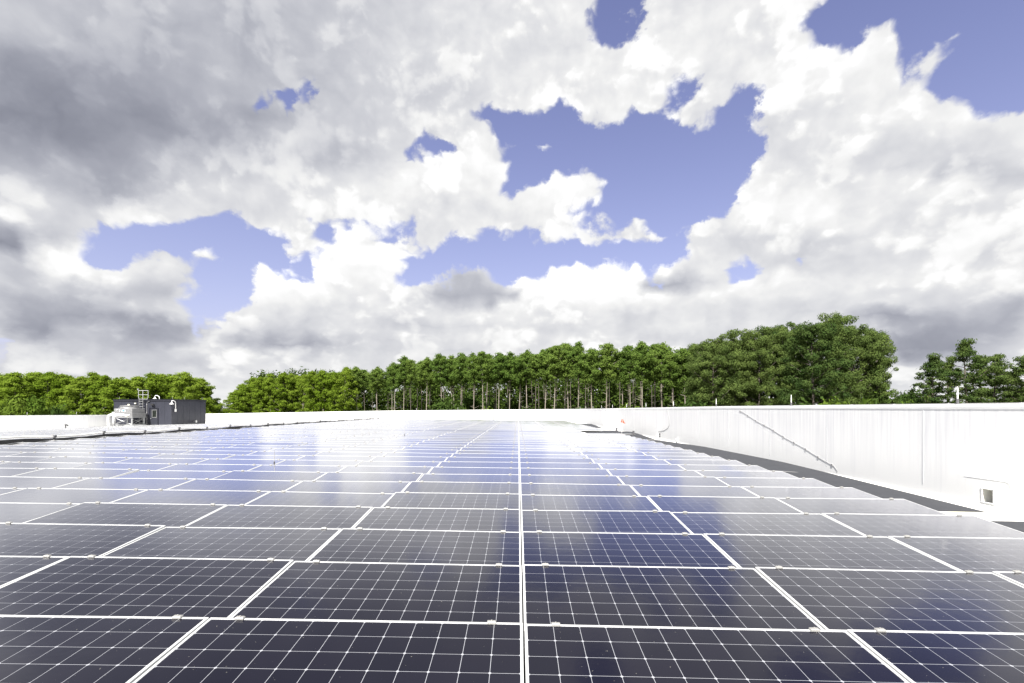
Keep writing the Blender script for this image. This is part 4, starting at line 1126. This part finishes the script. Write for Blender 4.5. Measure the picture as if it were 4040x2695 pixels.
# big dark pines on the right
FULL = [(2775, 1362, 92), (2790, 1372, 84), (2812, 1338, 78), (2848, 1323, 92), (2905, 1330, 82), (2945, 1326, 90), (3000, 1312, 80), (3045, 1296, 88), (3098, 1284, 84), (3150, 1275, 90), (3205, 1290, 72), (3268, 1264, 78), (3300, 1258, 88), (3365, 1274, 80), (3420, 1292, 84), (3462, 1330, 80)]
for i, (x, yt, d_) in enumerate(FULL):
    tree('full', x, d_, yt + (-6, 14, -2, 26, 4)[i % 5], 'pine_tree', f'big dense dark pine of the right clump, {ORD[i + 1]} from its left end', group='dense pines of the right clump', wide=(.78 if i % 3 else .66) if i < 14 else .62)
for i, (x, yt, lab, k, d_, wd) in enumerate([(2735, 1560, 'leafy shrub at the left foot of the dense right pines', 'dbush', 74, .8), (2890, 1575, 'low dark shrub under the dense right pines, by the second nearest rod', 'dbush', 66, .8), (3015, 1590, 'small bright shrub just above the right parapet, under the dense pines', 'bush', 58, .9), (3090, 1592, 'small bright shrub between two parapet rods, under the dense pines', 'bush', 58, .9), (3390, 1478, 'yellow-green broad-leaved tree at the right edge of the dense pines', 'bush', 70, .55), (3330, 1540, 'olive leafy shrub at the right foot of the dense pines', 'bush', 64, .7), (3470, 1512, 'dark leafy tree closing the right edge of the dense pines', 'dbush', 78, .55), (3180, 1560, 'dark shrub in front of the broadest dense pine', 'dbush', 64, .8)]):
    tree(k, x, d_, yt, 'bush', lab, 'bush', wide=wd)
# far right
for i, (x, yt, d_, wd, ln) in enumerate([(3690, 1398, 76, .78, 0), (3735, 1420, 84, .7, 0), (3818, 1341, 74, .86, 0), (3868, 1400, 82, .85, 0), (3905, 1393, 76, .85, .07), (3960, 1460, 86, .8, 0), (4035, 1409, 72, .9, 0), (4075, 1400, 80, .9, 0)]):
    tree('open', x, d_, yt, 'pine_tree', f'open-crowned dark pine at far right, {ORD[i + 1]} from the left of that group', group='open pines at far right', wide=wd, lean=ln)
for i, (x, yt, d_, wd, k) in enumerate([(3655, 1512, 80, .62, 'bush'), (3740, 1545, 72, .8, 'dbush'), (3860, 1530, 92, .8, 'dbush'), (3950, 1515, 90, .9, 'dbush'), (4020, 1540, 80, .9, 'dbush'), (3920, 1575, 66, .9, 'dbush'), (3620, 1560, 90, .7, 'bush')]):
    tree(k, x, d_, yt, 'bush', f'low leafy tree below the open pines at far right, {ORD[i + 1]} of that thicket', 'bush', 'thicket below the far right pines', wide=wd)
for i, (x, yt, d_) in enumerate([(3535, 1518, 190), (3570, 1530, 180), (3600, 1520, 170), (3635, 1516, 165), (3555, 1560, 120), (3590, 1578, 110)]):
    tree('dbush', x, d_, yt, 'distant_tree', f'distant low tree in the gap right of the dense pines, {ORD[i + 1]} of six', 'tree', 'distant trees in the right gap', wide=.6)
